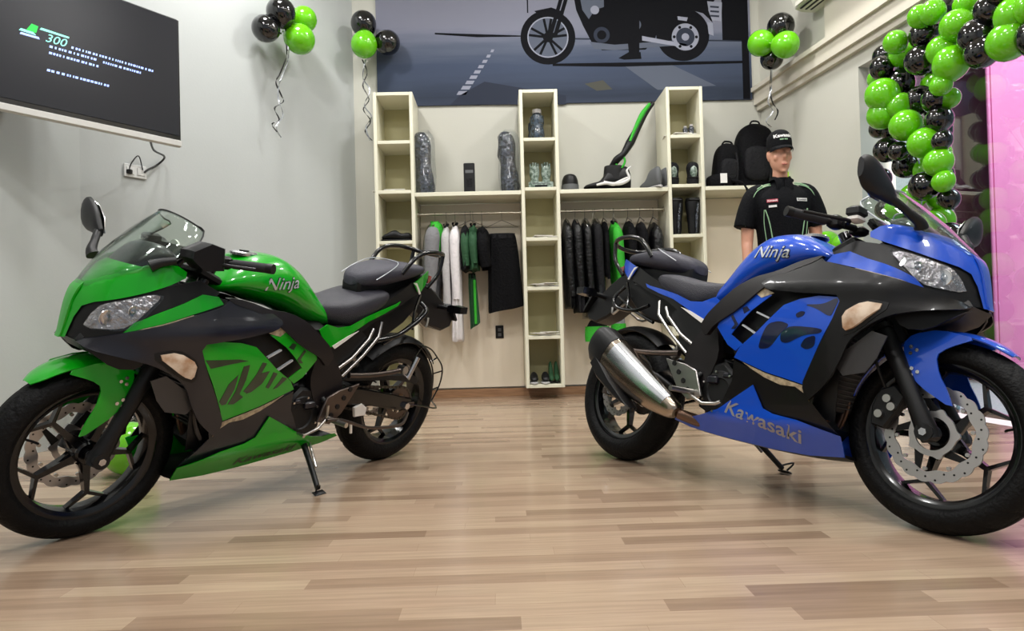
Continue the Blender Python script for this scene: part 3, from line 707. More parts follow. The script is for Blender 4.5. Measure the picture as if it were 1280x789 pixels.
    both(lambda s: MB().tube([(.10, .175, .50), (.075, .185, .47), (.03, .19, .575)], [.010, .012, .014], 'alu', 12), R, 'passenger_footpeg')
    # swingarm, chain, hugger
    def sw(s):
        p = MB(); p.prism([(.50, .395), (.49, .455), (.30, .43), (.08, .375), (-.045, .345), (-.06, .30), (-.02, .285), (.06, .295), (.22, .335), (.44, .37)], .098, .130, 'gloss', bev=.008)
        p.rbox((-.03, .133, .314), (.06, .008, .03), 'darkalu', .003); return p
    both(sw, R, 'swingarm')
    MB().rbox((.33, 0, .41), (.06, .20, .05), 'dark', .01).build('swingarm_crossbar', R)
    ch = MB()
    for (p0, p1) in (((0, .0855, .396), (.50, .0855, .448)), ((0, .0855, .232), (.50, .0855, .374))):
        L = math.dist(p0, p1); n = int(L / .0127)
        for k in range(n):
            c0 = Vector(p0).lerp(Vector(p1), (k + .5) / n); ch.box(c0, (.0118, .007 if k % 2 else .012, .011), 'chain', Matrix.Rotation(-math.atan2(p1[2] - p0[2], p1[0] - p0[0]), 3, 'Y'))
    for k in range(20):
        a_ = radians(95 + 165 * k / 19); ch.box((.083 * cos(a_), .0855, .314 + .083 * sin(a_)), (.0118, .007 if k % 2 else .012, .011), 'chain', Matrix.Rotation(-a_ + pi / 2, 3, 'Y'))
    ch.build('chain', R)
    MB().prism([(.42, .475), (.36, .492), (.10, .472), (-.05, .462), (-.105, .43), (-.09, .405), (-.04, .425), (.10, .445), (.38, .462)], .075, .108, 'matte', bev=.004).build('chain_guard', R)
    hg = MB(); rings = []
    for i in range(9):
        aa = radians(48 + 12 * i); ring = []
        for k in range(9):
            t = -1 + 2 * k / 8; r_ = .338 - .030 * abs(t) ** 2.6; ring.append((r_ * cos(aa), .082 * t * (1 if 0 < i < 8 else .85), .314 + r_ * sin(aa)))
        rings.append(ring + [(x * .985, y * .96, .314 + (z - .314) * .985) for x, y, z in ring[::-1]])
    hg.loft(rings, 'matte', sub=2); hg.build('rear_hugger', R)
    MB().tube([(.18, 0, .43), (.24, 0, .50), (.34, 0, .62)], .022, 'steel', 14).build('rear_shock', R)
    rc = MB(); rc.prism([(.06, .36), (.13, .35), (.15, .40), (.10, .44), (.05, .42)], -.11, -.075, 'darkalu', bev=.006); rc.build('rear_caliper', R)
    # pegs, pedals, stand
    def pegp(s):
        p = MB(); p.prism([(.56, .43), (.50, .455), (.385, .475), (.425, .415), (.47, .35), (.53, .31), (.60, .33)], .178, .190, 'darkalu' if G else 'steel', bev=.003)
        for k in range(4): p.cyl((.44 + .03 * k, .188, .455 - .035 * k), (.44 + .03 * k, .194, .455 - .035 * k), .011, 'dark', 12)
        p.tube([(.56, .155, .42), (.55, .18, .40)], .012, 'dark'); p.tube([(.55, .155, .35), (.55, .18, .35)], .012, 'dark')
        return p
    both(pegp, R, 'footpeg_bracket')
    both(lambda s: MB().tube([(.555, .185, .345), (.55, .22, .342), (.545, .305, .342)], [.009, .012, .011], 'steel', 12), R, 'footpeg')
    MB().tube([(.555, .195, .34), (.60, .20, .305), (.665, .195, .285), (.70, .20, .30), (.702, .24, .30)], .006, 'steel', 10).tube([(.56, .20, .40), (.56, .20, .345)], .005, 'steel', 8).build('gear_lever', R)
    MB().tube([(.55, -.20, .33), (.62, -.20, .30), (.68, -.195, .305), (.70, -.19, .315)], .007, 'steel', 10).build('brake_pedal', R)
    ss = MB(); ss.tube([(.60, .125, .22), (.62, .20, .165), (.648, .30, .09)], [.014, .012, .011], 'matte', 10)
    ss.tube([(.57, .125, .22), (.60, .22, .145)], .006, 'steel', 8)
    ss.rbox((.652, .315, .078), (.055, .03, .009), 'matte', .004, Matrix.Rotation(-lean, 3, 'X')); ss.tube([(.64, .30, .10), (.68, .33, .12), (.665, .31, .085)], .004, 'matte', 6, smooth=4)
    ss.build('sidestand', R)
    if G:
        lg = MB(); lg.tube([(.60, .245, .355), (.52, .252, .345), (.37, .252, .292), (.22, .25, .272), (.12, .235, .270), (.02, .17, .29)], .0075, 'darkalu', 10, smooth=5)
        lg.tube([(.47, .252, .33), (.46, .25, .28)], .006, 'white', 8)
        lg.build('leg_guard', R)
        wg = MB()
        OUT = [(-.197, .586), (-.28, .560), (-.345, .51), (-.395, .46), (-.408, .405), (-.395, .34), (-.350, .265)]
        INN = [(-.197, .586), (-.265, .520), (-.312, .46), (-.334, .40), (-.340, .34), (-.335, .28)]
        for Q in (OUT, INN): wg.tube([(x, .01, z) for x, z in Q], .0042, 'gloss', 8, smooth=4)
        for q1, q2 in (((-.345, .51), (-.290, .49)), ((-.403, .43), (-.326, .42)), ((-.395, .34), (-.340, .33))): wg.tube([(q1[0], .01, q1[1]), (q2[0], .01, q2[1])], .0042, 'gloss', 8)
        wg.tube([(-.197, .01, .586), (-.15, .06, .60), (-.08, .10, .58), (.0, .14, .55)], .0042, 'gloss', 8, smooth=3)
        wg.tube([(-.350, .01, .265), (-.25, .13, .27), (-.12, .145, .30), (-.02, .14, .32)], .0042, 'gloss', 8, smooth=3)
        wg.build('wheel_guard', R)
        MB().prism([(.335, .30), (.27, .30), (.265, .335), (.30, .36), (.345, .345)], .12, .135, 'white', bev=.003).build('chain_sticker_plate', R)
    # windscreen
    ws = MB(); rows = [((1.472, .852), (1.43, .842, .055)), ((1.43, .902), (1.36, .885, .115)), ((1.385, .955), (1.295, .927, .150)), ((1.33, 1.012), (1.23, .972, .158)), ((1.272, 1.068), (1.17, 1.022, .142)), ((1.222, 1.112), (1.135, 1.062, .105))]
    rings = []
    for (cx, cz), (sx_, sz, sy) in rows:
        ring = []
        for k in range(13):
            t = -1 + 2 * k / 12; a_ = t * pi / 2
            ring.append((sx_ + (cx - sx_) * cos(a_) ** .9 if abs(t) < 1 else sx_, sy * sin(a_), sz + (cz - sz) * (cos(a_) ** .9 if abs(t) < 1 else 0)))
        rings.append(ring)
    ws.loft(rings, 'screen', sub=4, closed=False)
    wo = ws.build('windscreen', R, 60)
    sm = wo.modifiers.new('Solidify', 'SOLIDIFY'); sm.thickness = .003
    we = MB(); cols = [r_ for r_ in rings]
    edge = [r_[0] for r_ in rings] + [p for p in rings[-1][1:-1]] + [r_[-1] for r_ in rings[::-1]]
    we.tube(edge, .0028, 'matte' if G else 'silverdec', 6, smooth=2); we.build('screen_edge', wo)
    # dashboard
    db = MB(); db.loft([sec(x, w, a_, b_, 3, 20, .4, .9) for x, w, a_, b_ in ((1.395, .05, .885, .865), (1.36, .075, .93, .875), (1.32, .095, .972, .89), (1.28, .105, .998, .90), (1.235, .105, .995, .915), (1.20, .09, .968, .915))], 'band_g', sub=3)
    ng = MB(); rg = []
    for (cx, cz), (sx_, sz, sy) in (((1.464, .846), (1.425, .838, .052)), ((1.424, .892), (1.36, .872, .100)), ((1.398, .918), (1.315, .900, .120)), ((1.372, .932), (1.27, .918, .128))):
        rg.append([(sx_ + (cx - sx_) * (max(0, cos(t * pi / 2)) ** .9), sy * sin(t * pi / 2), sz + (cz - sz) * (max(0, cos(t * pi / 2)) ** .9)) for t in [-1 + 2 * k / 12 for k in range(13)]])
    ng.loft([r_ + [(x - .004, y, z - .006) for x, y, z in r_[::-1]] for r_ in rg], paint, sub=3); ng.build('nose_bridge', R, 60)
    db.build('instrument_cowl', R)
    ip = MB(); ip.rbox((1.19, 0, .965), (.03, .20, .085), 'gloss', .01, Matrix.Rotation(radians(-40), 3, 'Y')); ip.lathe([(.04, 0), (.04, .006), (.0001, .006)], 'white', axis='x', o=(1.17, 0, .975), n=24); ip.build('instrument_panel', R)
    # handlebars
    for s in (1, -1):
        h = MB(); h.tube([(1.125, .098 * s, .955), (1.135, .13 * s, .96), (1.10, .20 * s, .965), (1.075, .25 * s, .97)], .012, 'matte', 12)
        h.rbox((1.105, .19 * s, .968), (.045, .05, .045), 'matte', .008); h.rbox((1.135, .098 * s, .955), (.05, .05, .03), 'matte', .008)
        hb = h.build('handlebar', R)
        g = MB(); g.tube([(1.088, .225 * s, .968), (1.035, .335 * s, .974)], .0165, 'grip', 16); g.cyl((1.035, .335 * s, .974), (1.026, .355 * s, .975), .0175, 'matte', 16); g.build('grip', hb)
        l = MB(); l.tube([(1.135, .17 * s, .965), (1.155, .20 * s, .965), (1.125, .27 * s, .965), (1.085, .345 * s, .968)], [.007, .007, .006, .006], 'matte', 8, smooth=4); l.build('lever', hb)
        if s < 0:
            q = MB(); q.rbox((1.165, -.17, 1.0), (.05, .06, .035), 'matte', .008); q.rbox((1.165, -.17, .975), (.042, .052, .02), 'white', .006); q.build('brake_fluid_reservoir', hb)
    # mirrors
    def mirror(s, folded=False):
        m_ = MB()
        if not folded:
            hx, hy, hz = 1.30, .300, 1.042
            m_.tube([(1.365, .145, .925), (1.365, .16, .940), (1.345, .19, .965), (1.325, .22, .990), (1.31, .24, 1.005)], [.022, .017, .013, .013, .015], 'matte', 12, smooth=3)
            rg = []
            for (dy, w, hh, ox, oz) in ((-.085, .012, .014, .012, -.045), (-.06, .018, .030, .010, -.030), (-.02, .024, .046, .004, -.010), (.03, .027, .058, 0, .006), (.065, .024, .054, -.004, .014), (.088, .014, .032, -.006, .020)):
                rg.append([(hx + ox + w * (cos(a_) if cos(a_) > 0 else cos(a_) * .45), hy + dy, hz + oz + hh * math.copysign(abs(sin(a_)) ** .8, sin(a_))) for a_ in [2 * pi * k / 16 for k in range(16)]])
            m_.loft(rg, 'matte', sub=3)
        else:
            m_.tube([(1.33, .150, .935), (1.30, .16, .95), (1.26, .17, .96)], [.020, .015, .012], 'matte', 12, smooth=3)
            m_.loft([[(1.18 + a_ * .055 + o_ * .012, .20 + dy, .985 + b_ * .045) for a_, b_ in ((-1, -.9), (.2, -1.0), (1, -.2), (.95, .35), (-.1, 1), (-.9, .75))] for dy, o_ in ((-.035, 1), (-.02, 0), (.03, 0), (.045, 1))], 'matte', sub=2)
        return m_
    for s in (1, -1):
        fold = G and s > 0
        m_ = mirror(s, fold)
        if s < 0: m_ = m_.mirror()
        mo_ = m_.build('mirror', R, 30)
        if not fold:
            g = MB(); g.prism([(.250, .992), (.262, 1.045), (.305, 1.085), (.36, 1.102), (.382, 1.065), (.36, 1.020), (.30, .992)], 1.2835, 1.2865, 'alu', plane='yz')
            if s < 0: g = g.mirror()
            g.build('mirror_glass', mo_)
        else: mo_['label'] = 'black mirror folded back over the handlebar'
    return R
# ------------------------------------------------------------------ room materials
def floor_mat():
    m = bpy.data.materials.new('laminate_floor'); m.use_nodes = True; nt = m.node_tree; b = nt.nodes['Principled BSDF']; N = nt.nodes.new; L = nt.links.new
    tc = N('ShaderNodeTexCoord')
    br = N('ShaderNodeTexBrick'); br.offset = .37; br.offset_frequency = 2; br.squash = 1
    br.inputs['Scale'].default_value = 1; br.inputs['Brick Width'].default_value = .62; br.inputs['Row Height'].default_value = .066
    br.inputs['Mortar Size'].default_value = .0006; br.inputs['Mortar Smooth'].default_value = .3; br.inputs['Bias'].default_value = 0
    br.inputs['Color1'].default_value = (0, 0, 0, 1); br.inputs['Color2'].default_value = (1, 1, 1, 1); br.inputs['Mortar'].default_value = (.2, .2, .2, 1)
    # shift each row by its own amount so the joints do not line up
    sx = N('ShaderNodeSeparateXYZ'); L(tc.outputs['Object'], sx.inputs[0])
    dv = N('ShaderNodeMath'); dv.operation = 'DIVIDE'; dv.inputs[1].default_value = .066; L(sx.outputs['Y'], dv.inputs[0])
    fl = N('ShaderNodeMath'); fl.operation = 'FLOOR'; L(dv.outputs[0], fl.inputs[0])
    wn = N('ShaderNodeTexWhiteNoise'); wn.noise_dimensions = '1D'; L(fl.outputs[0], wn.inputs['W'])
    ad = N('ShaderNodeMath'); ad.operation = 'ADD'; L(sx.outputs['X'], ad.inputs[0]); L(wn.outputs['Value'], ad.inputs[1])
    cb = N('ShaderNodeCombineXYZ'); L(ad.outputs[0], cb.inputs['X']); L(sx.outputs['Y'], cb.inputs['Y']); L(cb.outputs[0], br.inputs['Vector'])
    cr = N('ShaderNodeValToRGB'); e = cr.color_ramp.elements; e[0].color = lin('87705C'); e[1].color = lin('AE9880')
    for p, c in ((.25, '98806B'), (.5, 'A58D77'), (.75, 'AA937C')): x = e.new(p); x.color = lin(c)
    L(br.outputs['Color'], cr.inputs[0])
    mp = N('ShaderNodeMapping'); mp.inputs['Scale'].default_value = (1.2, 22, 1); L(cb.outputs[0], mp.inputs[0])
    nz = N('ShaderNodeTexNoise'); nz.inputs['Scale'].default_value = 3; nz.inputs['Detail'].default_value = 5; L(mp.outputs[0], nz.inputs['Vector'])
    mr = N('ShaderNodeMapRange'); mr.inputs['From Min'].default_value = .3; mr.inputs['From Max'].default_value = .7; mr.inputs['To Min'].default_value = .86; mr.inputs['To Max'].default_value = 1.08; L(nz.outputs['Fac'], mr.inputs['Value'])
    mx = N('ShaderNodeVectorMath'); mx.operation = 'SCALE'; L(cr.outputs[0], mx.inputs[0]); L(mr.outputs[0], mx.inputs['Scale'])
    L(mx.outputs[0], b.inputs['Base Color'])
    b.inputs['Roughness'].default_value = .24; b.inputs['Specular IOR Level'].default_value = .55; b.inputs['Coat Weight'].default_value = .12; b.inputs['Coat Roughness'].default_value = .08
    return m
M.update(
    floor=floor_mat(),
    wall=mat('white_wall_paint', 'B2B6B5', .6, bump=(60, .03)), wallr=mat('warm_white_wall_paint', 'C3C2B8', .6, bump=(60, .03)),
    wallb=mat('cream_wall_paint', 'B9B8AE', .6, bump=(60, .03)),
    trim=mat('cream_trim_paint', 'D2CCBE', .5),
    skirt=mat('wood_skirting', 'A9815F', .4, noise=(6, '8F6A4C', (1, 1, 14))),
    ceil=mat('ceiling_paint', 'E2E2DE', .7),
    shelf=mat('cream_laminate', 'DEDBC6', .38, coat=.1),
    shelfb=mat('shaded_cream_shelf_back', 'B5AE84', .5),  # cream darkened towards olive: the shade inside the cells is in the colour
    panel=mat('beige_back_panel', 'E8DCC8', .5),
    ballg=mat('lime_balloon', '66BE10', .16, coat=.5),
    ballk=mat('black_balloon', '060608', .1, coat=.8),
    ribbon=mat('black_ribbon', '101010', .3),
    ribbonw=mat('silver_ribbon', 'B8BCC0', .25, metal=.6),
    tvb=mat('tv_bezel', '0B0B0D', .25),
    tvs=mat('tv_screen', '08090C', .28, spec=.3, emit=('191B24', .8)),
    tvw=mat('tv_chin', 'C9C8C4', .35),
    glow=mat('screen_text_glow', '9FB6F0', .5, emit=('9CB4F4', 1.2)),
    glow2=mat('screen_logo_glow', '7FE0C8', .5, emit=('8FE0D8', 1.1)),
    glowg=mat('screen_green_glow', '1FB040', .5, emit=('20B044', 1.0)),
    p_dark=mat('print_black', '0B0C11', .7, spec=.1), p_mid=mat('print_slate', '2E3340', .7, spec=.1), p_lt=mat('print_light_grey', '8C8F9E', .7, spec=.1),
    p_grey=mat('print_grey', '565C6A', .7, spec=.1), p_tan=mat('print_olive', '4C4C46', .7, spec=.1),
    cloth_k=mat('black_fabric', '08080B', .8, sheen=0, spec=.15, bump=(50, .5)),
    cloth_dk=mat('charcoal_fabric', '151518', .75, sheen=0, spec=.2, bump=(50, .5)),
    cloth_gy=mat('grey_fabric', '77777A', .8, bump=(50, .4)),
    cloth_lg=mat('pale_grey_fabric', 'B4B2B2', .8, bump=(50, .4)),
    cloth_w=mat('white_fabric', 'DDD8DA', .75, bump=(50, .4)),
    cloth_g=mat('bright_green_fabric', '27A01E', .7, bump=(50, .4)),
    cloth_dg=mat('dark_green_fabric', '1D4A2A', .75, bump=(50, .4)),
    leather=mat('black_leather', '0A0A0C', .35, spec=.35, bump=(35, .6)),
    plas=mat('wrapping_plastic', '3C424E', .2, coat=.8, bump=(45, 1.0), noise=(34, '14161C', (1, 1, 1))),
    film=glass_mat('clear_film', 'F0F2F4', 1.5, .12, 1.5),
    wire=mat('hanger_wire', '8A8478', .3, metal=.8),
    rail=mat('rail_steel', 'B5AF9E', .28, metal=.9),
    skin=mat('mannequin_skin', 'D39C82', .45, sss=.08),
    skin2=mat('mannequin_lips', 'B8705E', .5),
    shirt=mat('black_polo_fabric', '090A0E', .8, sheen=0, spec=.15, bump=(80, .25)),
    lime=mat('lime_piping', '8DB58C', .6),
    neon=mat('neon_yellow_green', 'A4D420', .5),
    redp=mat('red_patch', 'B03048', .5), whitep=mat('white_patch', 'E4E2E0', .5),
    paper=mat('paper', 'D9D6CE', .7), shoe=mat('shoe_black', '0A0A0C', .45, spec=.3), shoew=mat('shoe_white', 'D2D0CE', .45), shoeg=mat('shoe_sole_grey', '56585A', .6),
    tin=mat('blue_grey_bottle', '3C4C5C', .2, coat=.6, noise=(40, '16202A', (1, 1, 1))), camo=mat('green_grey_pack', '465A4C', .3, coat=.4, noise=(40, '9AA8A0', (1, 1, 1))),
    acw=mat('ac_plastic', 'D8D6CC', .35), pink=mat('pink_banner', 'E07AA8', .5), maroon=mat('maroon_panel', '5A2838', .6), pave=mat('outside_paving', 'B9B4B4', .8, bump=(10, .2)),
    glass=glass_mat('window_glass', 'DCE8EE', 4.0, .015, 1.5), glassedge=mat('glass_door_edge', '8FB4C4', .15, coat=.8), socket=mat('socket_plastic', 'CFD0CE', .4), skinny=mat('cable_black', '0C0C0C', .4),
)
# ------------------------------------------------------------------ setting
def struct(name, mb, smooth=30):
    o = mb.build(name, None, smooth); o['kind'] = 'structure'; return o
def quadwall(a, b, z0, z1, th, m, side=1):
    """vertical slab standing on the line a-b, thickness to the left (side=1) or right of it"""
    a, b = Vector(a), Vector(b); d = (b - a).normalized(); n = Vector((-d.y, d.x)) * th * side
    return MB().prism([tuple(a), tuple(b), tuple(b + n), tuple(a + n)], z0, z1, m, plane='xy')
H = 4.25
struct('floor', MB().prism([(-2.70, -3.2), (3.30, -3.2), (3.05, 3.0), (2.62, 6.35), (-1.30, 6.35), (-2.70, 4.35)], -.08, 0, 'floor', plane='xy'))
struct('wall_back', quadwall((-1.36, 6.22), (2.60, 6.22), 0, H, .15, 'wallb', 1))
struct('wall_left', quadwall((-2.66, 4.29), (-2.66, -3.2), 0, H, .15, 'wall', -1))
struct('wall_left_angled', quadwall((-2.66, 4.29), (-1.31, 6.22), 0, H, .15, 'wall', 1))
def RW(y, off=0.):  # right wall line x at depth y
    return 2.53 + .1459 * (6.22 - y) - off
struct('wall_right', quadwall((RW(6.22), 6.22), (RW(4.88), 4.88), 0, H, .42, 'wallr', 1))
struct('wall_right_lintel', quadwall((RW(4.88), 4.88), (RW(-3.2), -3.2), 2.52, H, .42, 'wallr', 1))
tb = MB(); 
tb.add(quadwall((RW(6.22), 6.22), (RW(-3.2), -3.2), 2.68, 2.80, .07, 'trim', -1).v, quadwall((0, 0), (1, 0), 0, 1, 1, 'trim').f, 'trim')
q_ = quadwall((RW(6.22), 6.22), (RW(-3.2), -3.2), 2.80, 2.84, .10, 'trim', -1); tb.add(q_.v, q_.f, 'trim')
q_ = quadwall((RW(6.22), 6.22), (RW(-3.2), -3.2), 2.63, 2.68, .04, 'trim', -1); tb.add(q_.v, q_.f, 'trim')
struct('trim_1', tb)
struct('trim_2', MB().add(quadwall((RW(5.18), 5.18), (RW(-3.2), -3.2), 2.84, H, .05, 'trim', -1).v, quadwall((0, 0), (1, 0), 0, 1, 1, 'trim').f, 'trim'))
struct('ceiling', MB().prism([(-2.85, -3.2), (3.9, -3.2), (3.3, 3.0), (2.9, 6.4), (-1.35, 6.4), (-2.85, 4.35)], H, H + .1, 'ceil', plane='xy'))
struct('baseboard_back', quadwall((-1.33, 6.205), (2.56, 6.205), 0, .075, .018, 'skirt', -1))
struct('baseboard_left', quadwall((-1.325, 6.21), (-2.645, 4.31), 0, .06, .012, 'wall', 1))
# glass front on the right: frame, panes
def RG(y): return RW(y) + .24
for n_, (y0, y1) in enumerate(((4.86, 4.37), (4.35, 2.9), (2.86, 1.2))):
    w_ = MB(); g_ = quadwall((RG(y0), y0), (RG(y1), y1), .02, 2.5, .012, 'glass', 1); w_.add(g_.v, g_.f, 'glass')
    o_ = struct('window_%d' % (n_ + 1), w_)
    e_ = MB()
    for (ya, yb) in ((y1 + .018, y1),): e_.add(quadwall((RG(ya), ya), (RG(yb), yb), .02, 2.5, .016, 'glassedge', 1).v, quadwall((0, 0), (1, 0), 0, 1, 1, 'trim').f, 'glassedge')
    e_.add(quadwall((RG(y0), y0), (RG(y1), y1), 0, .03, .03, 'alu', 1).v, quadwall((0, 0), (1, 0), 0, 1, 1, 'trim').f, 'alu')
    e_.build('window_frame', o_)
struct('outside_paving', MB().prism([(2.9, -4), (9, -4), (9, 9), (2.9, 9)], -.14, -.09, 'pave', plane='xy'))
# pink hoarding and maroon shopfront outside
o_ = empty('banner', (6.5, 6.6, -.09)); tag(o_, 'large pink banner standing outside beyond the glass', 'banner')
bb_ = MB().prism([(-1.33, .17), (-1.33, .20), (2.6, -.3), (2.6, -.33)], .05, 4.6, 'pink', plane='xy').build('banner_cloth', o_)
for x_, y_ in ((-1.35, .19), (2.62, -.31)): MB().cyl((x_, y_, 0), (x_, y_, 4.65), .02, 'pink').build('pole', o_)
struct('exterior_wall', MB().prism([(3.6, 7.4), (5.6, 7.4), (5.6, 7.6), (3.6, 7.6)], -.09, 4.2, 'maroon', plane='xy'))

# ------------------------------------------------------------------ poster
def poster():
    o = empty('poster', (.68, 6.215, 2.745)); tag(o, 'huge grey poster of a motorcycle on a road crossing, above the shelves', 'poster')
    b = MB()
    m = bpy.data.materials.new('poster_print'); m.use_nodes = True; nt = m.node_tree; N = nt.nodes.new; L = nt.links.new; bs = nt.nodes['Principled BSDF']; bs.inputs['Roughness'].default_value = .75; bs.inputs['Specular IOR Level'].default_value = .1
    tc = N('ShaderNodeTexCoord'); sp = N('ShaderNodeSeparateXYZ'); L(tc.outputs['Object'], sp.inputs[0])
    mp = N('ShaderNodeMapping'); mp.inputs['Scale'].default_value = (.5, 1, 7); L(tc.outputs['Object'], mp.inputs[0])
    nz = N('ShaderNodeTexNoise'); nz.inputs['Scale'].default_value = 2.2; nz.inputs['Detail'].default_value = 5; L(mp.outputs[0], nz.inputs['Vector'])
    ma = N('ShaderNodeMath'); ma.operation = 'MULTIPLY_ADD'; ma.inputs[1].default_value = .22; L(nz.outputs['Fac'], ma.inputs[0]); L(sp.outputs['Z'], ma.inputs[2])
    mr = N('ShaderNodeMapRange'); mr.inputs['From Min'].default_value = .05; mr.inputs['From Max'].default_value = 1.25; L(ma.outputs[0], mr.inputs['Value'])
    cr = N('ShaderNodeValToRGB'); e = cr.color_ramp.elements; e[0].color = lin('3E4454'); e[1].color = lin('7E7F8E')
    for p, c in ((.10, '333A48'), (.22, '3E4658'), (.36, '434C60'), (.50, '5A6172'), (.60, '727586'), (.64, '7A7C8B')): x = e.new(p); x.color = lin(c)
    L(mr.outputs[0], cr.inputs[0]); L(cr.outputs[0], bs.inputs['Base Color']); M['print_bg'] = m
    b.box((0, -.008, .66), (3.53, .014, 1.34), 'print_bg')
    bd = b.build('poster_sheet', o)
    # printed picture, built as thin ink shapes on the sheet (u right, v up, from the sheet's lower left)
    U = lambda x, y: (-1.765 + (x - 38) / 341., (333 - (x - 38) * .0195 - y) / 346.)
    g = MB()
    def ink(pts, m_, d): g.prism([U(*p) for p in pts], -.0155 - d, -.0150, m_)
    def disk(cx, cy, r, m_, d, r0=0, n=40):
        c = U(cx, cy); r /= 341.; r0 /= 341.
        prof = [(r0, -.0150), (r, -.0150), (r, -.0155 - d), (r0, -.0155 - d)]
        g.lathe(prof if r0 else [(.00001, -.015), (r, -.015), (r, -.0155 - d), (.00001, -.0155 - d)], m_, o=(c[0], 0, c[1]), n=n, closed=bool(r0))
    ink([(1235, -120), (1235, 312), (1212, 312), (1212, -120)], 'p_dark', .0)
    ink([(1150, -120), (1212, -120), (1212, 120), (1150, 118)], 'p_dark', 0)
    ink([(225, 96), (500, 104), (500, 108), (360, 110), (225, 101)], 'p_dark', 0)
    ink([(670, 112), (1212, 118), (1212, 123), (670, 117)], 'p_mid', 0)
    ink([(600, 196), (1212, 186), (1212, 194), (820, 206), (600, 204)], 'p_dark', .0001)
    ink([(820, 195), (985, 200), (1125, 268), (935, 282)], 'p_grey', 0)
    for k in range(9):
        y = 150 + k * 17.; x = 405 - k * 13.5; w = 9 + k * 2.6
        ink([(x, y), (x + w, y), (x + w - 4 - k * .4, y + 9 + k * .4), (x - 4 - k * .4, y + 9 + k * .4)], 'p_lt', 0)
    ink([(380, 255), (640, 300), (640, 330), (270, 330), (300, 300)], 'p_mid', 0)
    ink([(700, 262), (760, 250), (790, 280), (740, 285)], 'p_tan', 0)
    ink([(522, -110), (526, -110), (526, 30), (522, 30)], 'p_dark', 0)
    # front wheel
    disk(587, 110, 88, 'p_dark', .0003, 62); disk(587, 110, 62, 'p_grey', .0001); disk(587, 110, 66, 'p_lt', .0004, 62); disk(587, 110, 16, 'p_dark', .0004)
    for k in range(10):
        a = 2 * pi * k / 10 + (.12 if k % 2 else -.12); c0 = (587, 110)
        ink([(587 + 12 * cos(a) - 4 * sin(a), 110 + 12 * sin(a) + 4 * cos(a)), (587 + 62 * cos(a) - 4 * sin(a), 110 + 62 * sin(a) + 4 * cos(a)), (587 + 62 * cos(a) + 4 * sin(a), 110 + 62 * sin(a) - 4 * cos(a)), (587 + 12 * cos(a) + 4 * sin(a), 110 + 12 * sin(a) - 4 * cos(a))], 'p_dark', .0002)
    ink([(545, 24), (600, 12), (632, 24), (640, 44), (600, 32), (560, 36)], 'p_dark', .0005)
    for d_ in (0, 16): ink([(588 + d_, 104), (640 + d_, -60), (652 + d_, -60), (600 + d_, 108)], 'p_dark', .0006)
    # rear wheel
    disk(1022, 100, 86, 'p_dark', .0003); disk(1030, 108, 44, 'p_lt', .0005); disk(1030, 108, 30, 'p_mid', .0006)
    for k in range(6): disk(1030 + 36 * cos(k * 1.05), 108 + 36 * sin(k * 1.05), 5, 'p_dark', .0008, n=10)
    disk(1030, 108, 12, 'p_lt', .0008)
    ink([(940, 20), (1010, -20), (1100, 0), (1120, 60), (1090, 30), (1000, 6)], 'p_dark', .0006)
    # body, engine and rider's leg
    ink([(660, -110), (1120, -110), (1140, -30), (1105, 20), (1020, 20), (950, 60), (930, 120), (900, 150), (760, 152), (730, 132), (700, 70), (680, 20)], 'p_dark', .0002)
    ink([(690, -40), (720, -20), (770, -30), (770, 10), (740, 20), (720, 50), (700, 20)], 'p_grey', .0004)
    disk(760, 102, 26, 'p_mid', .0004); disk(760, 102, 15, 'p_dark', .0006); disk(740, 20, 14, 'p_lt', .0006); disk(868, 68, 20, 'p_grey', .0004)
    ink([(720, 124), (800, 134), (990, 120), (1000, 136), (800, 152), (735, 148)], 'p_grey', .0005)
    ink([(890, 105), (1035, 132), (1032, 144), (890, 120)], 'p_lt', .0006)
    ink([(836, 20), (884, 20), (880, 160), (846, 160)], 'p_dark', .0007)
    ink([(812, 178), (846, 158), (884, 158), (886, 180), (830, 183)], 'p_dark', .0008)
    ink([(1104, -10), (1152, -6), (1148, 56), (1112, 52)], 'p_lt', .0006)
    for k in range(3): ink([(1113, 5 + k * 15), (1142, 7 + k * 15), (1141, 13 + k * 15), (1113, 11 + k * 15)], 'p_mid', .0008)
    ink([(1102, 58), (1120, 62), (1122, 104), (1106, 98)], 'p_lt', .0005)
    ink([(1006, 40), (1040, 44), (1036, 56), (1008, 52)], 'p_lt', .0007)
    g.build('poster_print', o, 0)
poster()

# ------------------------------------------------------------------ shelving
YF, YB = 5.80, 6.20
def column(x0, x1, name_label, zs):
    o = empty('shelf_column', ((x0 + x1) / 2, YB, zs[-1])); tag(o, name_label, 'shelf', None)
    t = .030; c = Vector((-(x0 + x1) / 2, -YB, -zs[-1]))
    def part(n, mb): p = mb.build(n, o, 30); p.location = c; return p
    for x in (x0 + t / 2, x1 - t / 2): part('side_panel', MB().rbox((x, (YF + YB) / 2, (zs[0] + zs[-1]) / 2), (t, YB - YF, zs[0] - zs[-1]), 'shelf', .003))
    for z in zs: part('shelf_board', MB().rbox(((x0 + x1) / 2, (YF + YB) / 2 - .0, z + (-t / 2 if z == zs[0] else t / 2 if z == zs[-1] else 0)), (x1 - x0 - 2 * t, YB - YF - .004, t), 'shelf', .003))
    part('back_panel', MB().box(((x0 + x1) / 2, YB - .006, (zs[0] + zs[-1]) / 2), (x1 - x0 - 2 * t, .008, zs[0] - zs[-1] - .02), 'shelfb'))
ZS = [2.728, 2.287, 1.85, 1.408, .975, .545, .105]
column(-1.058, -.712, 'left white shelf column behind the green motorcycle', ZS)
column(.222, .560, 'middle white shelf column hanging just above the skirting', ZS)
column(1.518, 1.842, 'right white shelf column above the blue motorcycle', ZS)
